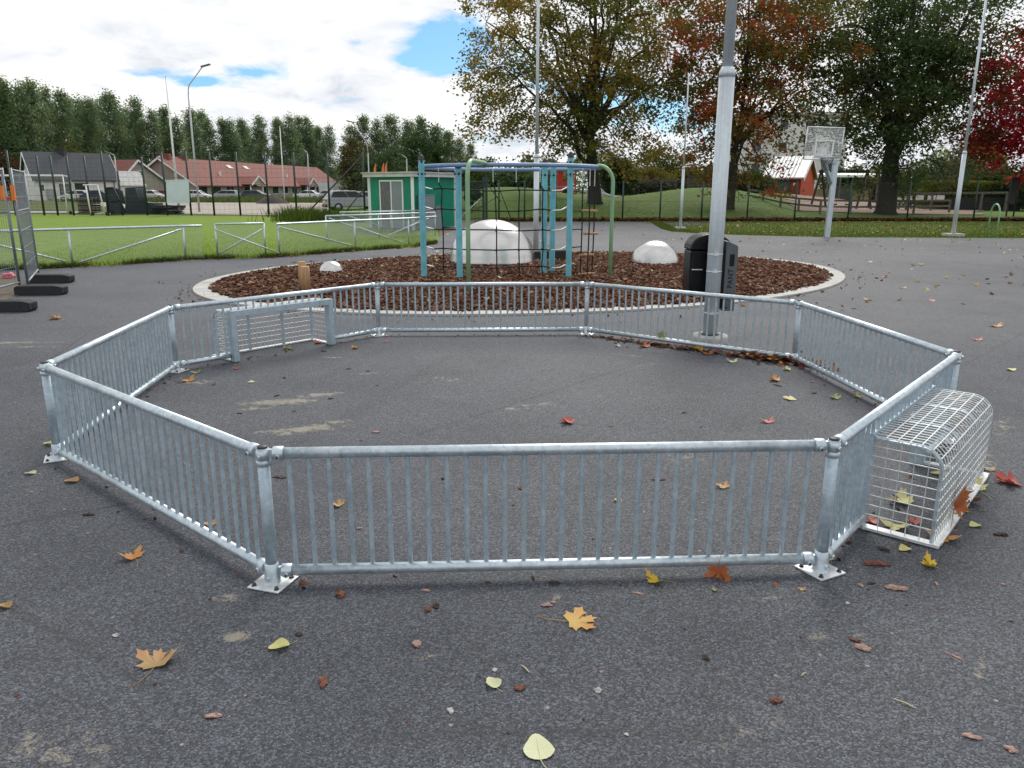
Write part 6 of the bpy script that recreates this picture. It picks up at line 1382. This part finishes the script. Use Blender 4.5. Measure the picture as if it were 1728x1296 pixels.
for a in [
    (962, 1050, 62, 'maple', 'gold', 'large yellow maple leaf with orange tips and long stem in front of the cage', 0, -1.35),
    (262, 1127, 56, 'maple', 'tan', 'large tan-orange curled maple leaf below the corner base plate', 1, .2),
    (908, 1264, 50, 'oval', 'pale', 'pale heart-shaped leaf at the bottom edge of the picture', 0, .1),
    (228, 943, 34, 'maple', 'orange', 'orange maple leaf outside the long front-side panel', 1, 1.0),
    (832, 1155, 26, 'oval', 'pale', 'torn pale green leaf beside a dark red bark lump', 1, .5),
    (473, 1092, 28, 'oval', 'yellow', 'small dull cream leaf in front of the corner base plate', 1, 2.0),
    (1110, 981, 30, 'maple', 'bright', 'crumpled orange-yellow leaf with a long dark stem just outside the front panel', 2, 2.0),
    (1576, 957, 26, 'maple', 'bright', 'small bright yellow crumpled leaf near the wire goal corner', 2, 1.0),
    (1592, 906, 44, 'maple', 'orange', 'orange maple leaf touching the outer corner of the wire goal', 1, 2.6),
    (1651, 829, 40, 'maple', 'yellow', 'pale yellow maple leaf beside the back of the wire goal', 1, .4),
    (1627, 860, 36, 'maple', 'green', 'yellow-green leaf lying against the base of the wire goal', 1, 1.4),
    (1606, 879, 30, 'maple', 'green', 'dull green maple leaf between the orange leaf and the goal base', 1, .2),
    (1640, 848, 34, 'maple', 'brown', 'dark brown withered leaf beside the wire goal', 2, 2.2),
    (1533, 851, 42, 'maple', 'yellow', 'yellow-green leaf inside the wire goal, farther from its near side', 1, .8),
    (1512, 887, 40, 'maple', 'yellow', 'yellow maple leaf inside the wire goal beside its near side mesh', 1, 2.6),
    (1478, 884, 24, 'maple', 'pink', 'faded pink leaf inside the wire goal against the frame', 1, 1.0),
    (1545, 886, 22, 'maple', 'pink', 'pinkish brown leaf inside the wire goal near its back corner', 2, 0),
    (1714, 816, 40, 'maple', 'red', 'dark red maple leaf at the picture edge', 1, 1.4),
    (1586, 802, 20, 'oval', 'yellow', 'pale leaf under the wire roof of the goal', 1, 1.0),
    (1590, 906, 18, 'oval', 'tan', 'small tan leaf near the orange one by the goal', 1, 1.0),
    (575, 854, 26, 'maple', 'tan', 'tan orange leaf inside the cage between two bars of the front panel', 1, 1.2),
    (965, 714, 30, 'maple', 'red', 'bright red leaf in the middle of the cage', 1, 1.4), (1299, 714, 22, 'maple', 'pink', 'pinkish red leaf inside the cage towards the wire goal', 1, .3),
    (1224, 824, 26, 'maple', 'tan', 'tan leaf inside the cage close to the front panel, nearer the goal side', 1, .5), (1043, 846, 13, 'oval', 'bright', 'tiny yellow leaf inside the cage near the front panel', 1, .5),
    (1339, 673, 26, 'maple', 'yellow', 'flat pale yellow leaf inside the cage near the receding panel', 0, 1.6), (1137, 690, 0, 'maple', 'tan', '', 0, 0),
    (1313, 643, 22, 'maple', 'orange', 'orange-tan leaf inside the cage below the leaf pile', 1, 1.0), (1332, 625, 16, 'maple', 'yellow', 'yellow leaf at the edge of the leaf pile', 1, 1.0),
    (1415, 673, 20, 'maple', 'green', 'dull green-grey leaf inside the cage by the receding panel', 1, .8), (1450, 671, 14, 'maple', 'yellow', 'small yellow leaf under the bottom rail by the wire goal', 1, .8),
    (1184, 592, 24, 'maple', 'bright', 'golden orange leaf under the bottom rail in front of the lamp post foot', 1, 1.2), (1196, 599, 22, 'maple', 'rust', 'rust-red leaf just below the golden one', 1, .2), (1185, 611, 11, 'maple', 'red', 'small red leaf inside the cage below the golden leaf', 0, .2),
    (1238, 612, 17, 'maple', 'pale', 'small pale leaf inside the cage left of the leaf pile', 1, .2),
    (320, 644, 22, 'maple', 'orange', 'orange leaf inside the cage near the corner left of the small goal', 1, .9), (334, 630, 15, 'maple', 'green', 'dull green leaf near the cage corner left of the small goal', 1, .9), (401, 623, 11, 'maple', 'red', 'small red leaf at the foot of the small goal post', 1, .9),
    (428, 645, 14, 'maple', 'pale', 'pale green leaf inside the cage in front of the small goal', 0, 1.6), (100, 538, 20, 'maple', 'tan', 'tan leaf on the asphalt between fence feet and cage', 1, 2), (602, 588, 14, 'maple', 'orange', 'orange leaf inside the cage right of the small goal', 1, 2), (540, 579, 16, 'maple', 'pink', 'pinkish leaf inside the back of the small goal', 1, 2), (490, 589, 18, 'maple', 'green', 'dull green leaf under the back of the small goal', 1, 2),
    (655, 577, 11, 'maple', 'pink', 'small pink leaf beside the far base plate', 1, 1), (360, 887, 22, 'maple', 'tan', 'orange-tan leaf seen through the side panel bars near the front corner', 1, 1),
    (1093, 586, 22, 'maple', 'rust', 'rust-coloured leaf in the thin leaf drift below the far bottom rail', 1, 1), (1045, 585, 11, 'maple', 'pale', 'pale green leaf by the thin leaf drift', 1, 1),
    (88, 750, 20, 'oval', 'yellow', 'yellow leaf at the outer corner base plate', 1, 1.5), (122, 813, 18, 'oval', 'tan', 'thin tan leaf outside the side panel', 1, 1.5), (52, 800, 14, 'oval', 'pale', 'pale leaf outside the side panel nearer the picture edge', 1, 1.5),
    (1384, 946, 0, 'maple', 'tan', '', 0, 0), (1403, 946, 18, 'maple', 'tan', 'tan leaf under the rail beside the goal-side base plate', 1, 0), (1205, 996, 9, 'oval', 'green', 'tiny green leaf scrap outside the front panel', 1, 0), (1355, 997, 12, 'maple', 'tan', 'tiny tan leaf scrap below the goal-side base plate', 1, 0), (1527, 928, 18, 'oval', 'yellow', 'narrow yellowish leaf outside the wire goal', 1, 2), (1645, 888, 16, 'oval', 'yellow', 'narrow yellow leaf right of the wire goal corner', 1, 2),
    (1652, 575, 14, 'maple', 'pink', 'pink leaf on the asphalt outside the far corner of the cage', 1, 0), (1683, 552, 18, 'maple', 'orange', 'orange leaf near the picture edge outside the far corner', 1, 0), (1525, 487, 10, 'maple', 'orange', 'orange leaf beyond the receding panel', 1, 0), (1706, 625, 12, 'oval', 'yellow', 'yellow leaf right of the far corner post', 1, 0), (1510, 630, 9, 'maple', 'pink', 'pink leaf seen through the receding panel', 1, 0), (1240, 601, 0, 'maple', 'red', '', 0, 0),
    (852, 541, 0, 'maple', 'red', '', 0, 0), (10, 1025, 16, 'oval', 'tan', 'thin straw-coloured leaf at the left picture edge', 2, 1.2), (1672, 795, 18, 'maple', 'tan', 'small orange-tan leaf behind the wire goal', 1, 0)]:
    if a[2]: put_leaf(*a[:6], var=a[6], rz=a[7])
# leaves caught on the metalwork
pa, pb2 = PV[1], PV[2]; q_ = pa+(pb2-pa)*.805
put_leaf(0, 0, 40, 'maple', 'rust', 'rust-brown leaf stuck over the bottom rail of the front panel', 1, pos=(q_.x, q_.y-.030, .045), rot=(R(-75), .2, 2.6))
pa, pb2 = PV[4], PV[5]; q_ = pa+(pb2-pa)*.60
put_leaf(0, 0, 16, 'maple', 'green', 'yellow-green leaf caught on the far bottom rail left of the lamp post', 1, pos=(q_.x, q_.y-.03, .09), rot=(R(80), 0, .3))
pa, pb2 = PV[2], PV[3]; u = (pb2-pa).normalized(); n2d = Vector((u.y, -u.x)); q_ = pa+u*.92+n2d*.345
put_leaf(0, 0, 52, 'maple', 'rust', 'rust-orange leaf standing upright in the back mesh of the wire goal', 2, pos=(q_.x, q_.y, .10), rot=(R(85), R(60), math.atan2(u.y, u.x)))
# scattered leaves on the open asphalt
rnd = random.Random(5)
SC = ['tan', 'orange', 'yellow', 'pale', 'pink', 'brown', 'tan', 'yellow']
gl = {'tan': 'small tan leaf scattered on the open asphalt', 'orange': 'small orange leaf scattered on the open asphalt', 'yellow': 'small yellow leaf scattered on the open asphalt', 'pale': 'small pale leaf scattered on the open asphalt', 'pink': 'small pinkish leaf scattered on the open asphalt', 'brown': 'small brown leaf scattered on the open asphalt'}
for q in range(260):
    if rnd.random() < .84: px, py = rnd.uniform(960, 1800), 378+rnd.random()**1.6*150
    else: px, py = rnd.uniform(640, 960), rnd.uniform(380, 428)
    if px > 1120 and py < 402: py += 26
    p = G(px, py); e = Matrix(((EU.x, EU.y), (EV.x, EV.y)))@(p.xy-EC)
    if (e.x/EA)**2+(e.y/EB)**2 < 1.02 or (p.xy-cc).length < 3.6: continue
    c_ = rnd.choice(SC); o = link('fallen_leaf', leafmesh('maple' if rnd.random() < .7 else 'oval', c_, rnd.choice((0, 1, 2))), None, (p.x, p.y, .003)); s_ = rnd.uniform(.055, .095); o.scale = (s_,)*3; o.rotation_euler = (rnd.gauss(0, .3), rnd.gauss(0, .3), rnd.uniform(0, 6.28)); tag(o, gl[c_], 'leaf', c_+' leaves on the asphalt')
for q in range(46):
    p = ell(rnd.uniform(0, 6.28)); f_ = math.sqrt(rnd.random())*.9; p = EC+(p.xy-EC)*f_; c_ = rnd.choice(['orange', 'red', 'yellow', 'tan', 'pale'])
    o = link('fallen_leaf', leafmesh('maple', c_, rnd.choice((0, 1))), None, (p.x, p.y, .11)); s_ = rnd.uniform(.05, .085); o.scale = (s_,)*3; o.rotation_euler = (rnd.gauss(0, .25), rnd.gauss(0, .25), rnd.uniform(0, 6.28)); tag(o, '%s leaf lying among the bark chips' % {'tan': 'tan', 'orange': 'orange', 'red': 'red', 'yellow': 'yellow', 'pale': 'pale'}[c_], 'leaf', c_+' leaves on the bark bed')
# leaf drifts: piles at the far rail and the litter strip under the green fence
def litter(name, pts, zmax, size, m, label=None):
    n = len(pts); z = rng.uniform(.01, 1, n)**2*zmax+.01; v, f = leafquads(np.c_[pts, z], size, up=3.0, asp=.7); o = link(name, mesh_np(name, v, f, m)); return tag(o, label, 'leaf drift' if label else None, kind='stuff')
LITM = foliage('litter_mix', [(.10, .04, .025), (.05, .028, .02), (.22, .07, .04), (.30, .15, .06), (.07, .035, .025), (.16, .05, .04), (.36, .24, .12)], trans=.1)
pc = np.array(G(1308, 607)[:2]); u_ = np.array((PV[4]-PV[5]).normalized())
a = rng.normal(0, 1, (420, 2)); pts = pc+u_*(a[:, :1]*.24)+np.array([-.1, -1.])*np.abs(a[:, 1:])*.10; litter('leaf_pile', pts, .07, .07, LITM, 'pile of red and brown leaves against the far bottom rail near its corner post')
pc = np.array(G(1120, 584)[:2]); a = rng.normal(0, 1, (260, 2)); pts = pc+u_*(a[:, :1]*.38)+np.array([-.1, -1.])*np.abs(a[:, 1:])*.05; litter('leaf_pile', pts, .03, .05, LITM, 'thin drift of dark leaf bits along the far bottom rail')
gpa = np.array([(p.x, p.y) for p in GP]); p = along(gpa, 12000); p[:, 1] += rng.normal(-.15, .38, 12000); litter('leaf_litter', p, .16, .17, foliage('strip_litter', [(.055, .025, .018), (.10, .04, .025), (.04, .026, .02), (.14, .07, .035), (.08, .03, .022), (.18, .10, .05)], trans=.1))
p = np.stack([rng.uniform(X(1120, 36), X(1800, 36), 900), rng.uniform(30, 47, 900)], 1); litter('verge_leaves', p, .03, .13, foliage('verge_litter', [(.40, .32, .12), (.30, .16, .06), (.46, .40, .20), (.24, .10, .05), (.36, .28, .10)], trans=.1))
p = np.stack([rng.uniform(X(880, 58), X(1300, 58), 800), rng.uniform(49, 70, 800)], 1); zz_ = hill_h(p[:, 0], p[:, 1])+.05; v, f = leafquads(np.c_[p, zz_], .16, up=3.0); tag(link('mound_leaves', mesh_np('mound_leaves', v, f, foliage('mound_litter', [(.45, .42, .24), (.38, .30, .12), (.5, .48, .32)], trans=.1))), kind='stuff')
p = along(E2[2:], 260); p[:, 1] += rng.normal(-.12, .16, 260); litter('edge_leaves', p, .04, .10, LITM)
# bark pieces and stones on the asphalt, one by one
REDB = mat('bark_red', (.16, .045, .022), .6, 0, .4, 30, .6, 70, col2=(.26, .09, .05)); DKB = mat('bark_dark', (.05, .030, .024), .75, 0, .4, 30, .5, 60); PKB = mat('bark_pale', (.36, .23, .19), .8, 0, .2, 20, .3, 50); STN = mat('pale_stone', (.42, .41, .39), .8, 0, .15, 20, .3, 60)
def lump(px, py, wpx, asp, m, label, rz=None, hgt=.4, group=None, name='bark_piece', cat='bark piece'):
    p = G(px, py); dist = (p-Vector((0, 0, CH))).length; s_ = wpx*dist/1300; me_ = MB(); nr_ = random.Random(px*7+py)
    rows_ = []
    for q in range(7):
        f_ = q/6; x = (f_-.5); w_ = math.sin(math.pi*min(max(f_, .06), .94))**.55*asp*.5; 
        rows_.append([(x+nr_.gauss(0, .05), w_*math.cos(a)*(1+nr_.gauss(0, .22)), max(0, hgt*.5*asp*(1+math.sin(a))*math.sin(math.pi*min(max(f_, .1), .9))**.4*(1+nr_.gauss(0, .28)))) for a in [2*math.pi*j/9 for j in range(9)]])
    for r_ in rows_: me_.v += [Vector(x) for x in r_]
    for q in range(6):
        for j in range(9): me_.f.append((q*9+j, q*9+(j+1) % 9, (q+1)*9+(j+1) % 9, (q+1)*9+j)); me_.sm.append(False)
    me_.f.append(tuple(range(9))); me_.f.append(tuple(54+j for j in range(9))); me_.sm += [False]*2
    o = me_.build(name, m, None, (0, 0, 0)); o.location = (p.x, p.y, 0.0); o.scale = (s_,)*3; o.rotation_euler = (0, 0, nr_.uniform(0, 6.28) if rz is None else rz); tag(o, label, cat, group); return o
for a in [(575, 1004, 24, .62, REDB, 'bright red-brown bark lump below the left end of the front panel'), (722, 1029, 14, .7, REDB, 'small bark chip left of a rounder one in front of the cage'), (736, 1024, 13, .9, DKB, 'round dark bark lump right of a flat chip in front of the cage'), (719, 997, 14, .5, PKB, 'pinkish bark flake just outside the front panel'),
          (703, 1088, 17, .8, PKB, 'pinkish grey bark flake in front of the cage'), (505, 1071, 13, .7, DKB, 'small dark bark bit above the dull cream leaf'), (546, 1152, 30, .42, REDB, 'upright-lying bark splinter with a pale stem', 1.75), (360, 1209, 24, .42, PKB, 'pinkish bark sliver below the curled orange leaf', .1),
          (877, 1162, 19, .7, REDB, 'dark red bark lump beside the torn pale leaf'), (1310, 1183, 20, .62, REDB, 'red bark lump alone in front of the goal-side corner', .3), (1442, 1081, 15, .5, REDB, 'small glossy red bark bit above a larger one'), (1456, 1095, 20, .75, PKB, 'larger pinkish bark lump below a small red bit', -.6), (1640, 1244, 22, .5, PKB, 'flat grey-pink bark flake near the bottom right corner', -.3), (1706, 1266, 16, .7, PKB, 'pale bark bit in the bottom right corner', -.8),
          (1480, 953, 36, .32, REDB, 'long brown bark stick right of the goal-side base plate', -.05), (1512, 994, 30, .42, PKB, 'smooth grey-pink flat chip below the brown bark stick', -.25), (1491, 928, 16, .6, DKB, 'dark bark lump beside the near corner of the wire goal'), (1688, 903, 18, .5, DKB, 'dark oval bark bit at the right of the wire goal', -.2), (1191, 1111, 14, .7, DKB, 'dull brown bark lump in open asphalt before the front panel'), (1078, 1002, 20, .25, PKB, 'thin pinkish twig outside the front panel', -.4), (1612, 1108, 26, .16, PKB, 'thin bark splinter right of the pinkish lumps', -.95), (935, 984, 18, .5, DKB, 'grey-brown withered scrap just outside the middle of the front panel', 0), (922, 1022, 18, .5, PKB, 'pinkish bark bit above the large yellow leaf', 0), (934, 1017, 9, .7, PKB, 'tiny bark bit above the large yellow leaf'),
          (1452, 988, 12, .5, PKB, 'small bark chip left of the smooth flat chip'), (1470, 985, 14, .4, DKB, 'dark bark chip above the smooth flat chip'), (1580, 985, 10, .5, PKB, 'tiny bark chip below the bright yellow leaf'), (150, 869, 18, .4, DKB, 'dark bark stick outside the side panel near a paving seam', 0), (880, 824, 14, .7, REDB, 'brown bark chip inside the cage beyond the middle bars'), (1110, 810, 22, .25, REDB, 'brown twig inside the cage beyond the front panel', 0), (472, 806, 22, .3, DKB, 'dark pair of bark sticks inside the cage by the front corner', -.2), (607, 892, 10, .6, PKB, 'pale bark crumb seen between front panel bars'), (634, 730, 14, .5, PKB, 'bark chip in the middle of the cage near a sand stain', 0), (496, 694, 8, .6, REDB, 'bark crumb beside the large sand stain'), (404, 698, 9, .4, DKB, 'dark chip above the side panel'), (467, 668, 10, .4, DKB, 'dark chip left of the large sand stain'), (558, 673, 10, .4, DKB, 'dark chip right of the large sand stain'), (361, 649, 12, .3, DKB, 'dark bark sliver near the small goal'), (480, 638, 8, .5, DKB, 'bark crumb in front of the small goal'), (546, 593, 9, .4, DKB, 'dark bark chip right inside the small goal'), (588, 623, 8, .4, DKB, 'dark sliver right of the small goal'), (1312, 651, 16, .3, DKB, 'dark bark sliver below the orange-tan leaf'), (1154, 697, 10, .35, DKB, 'dark bark sliver in the far half of the cage'), (1374, 664, 10, .5, DKB, 'dark chip between pale and green leaves'), (1655, 796, 14, .5, DKB, 'dark bark chip behind the wire goal'), (1530, 919, 16, .6, DKB, 'brown bark lump under the wire goal base'), (1390, 940, 12, .6, DKB, 'dark lump behind the goal-side post'), (1430, 800, 8, .5, DKB, 'dark crumb seen through the goal mesh')]:
    lump(*a[:6], rz=a[6] if len(a) > 6 else None)
for a in [(835, 1131, 9, .8, 'small white stone above the torn pale leaf'), (1010, 1166, 13, .9, 'pale grey scuff stone right of the dark red bark lump'), (760, 1200, 13, .8, 'flat blue-grey stone in the lower middle of the asphalt'), (195, 1073, 10, .8, 'pale stone above the curled orange leaf'), (1057, 1240, 8, .7, 'white chip near the bottom heart-shaped leaf'), (1667, 792, 14, .5, 'white pebble behind the wire goal'), (1430, 1018, 7, .8, 'tiny white stone below the goal-side base plate')]:
    lump(a[0], a[1], a[2], a[3], STN, a[4], name='pebble', cat='stone', hgt=.35)
rnd = random.Random(15)
for q in range(80):
    px, py = rnd.uniform(0, 1728), 470+rnd.random()*800
    if 700 < py < 1000 and 0 < px < 0: continue
    lump(px, py, rnd.uniform(3.5, 7), rnd.uniform(.4, .9), rnd.choice((DKB, DKB, REDB, PKB)), 'tiny dark bark crumb strewn on the asphalt', group='bark crumbs on the asphalt', name='bark_crumb', cat='bark crumb')
for (px0, py0, px1, py1, lb) in [(1508, 1181, 1544, 1196, 'pale straw lying near the bottom right of the asphalt'), (1352, 1142, 1360, 1137, 'short pale straw in front of the goal-side corner'), (880, 1124, 893, 1136, 'fine straw right of the white stone')]:
    a, b = G(px0, py0), G(px1, py1); o = MB().tube([a+zv*.004, (a+b)/2+zv*.008, b+zv*.004], .0022, 5).build('straw', mat('straw', (.55, .47, .30), .7), None, a); tag(o, lb, 'straw')
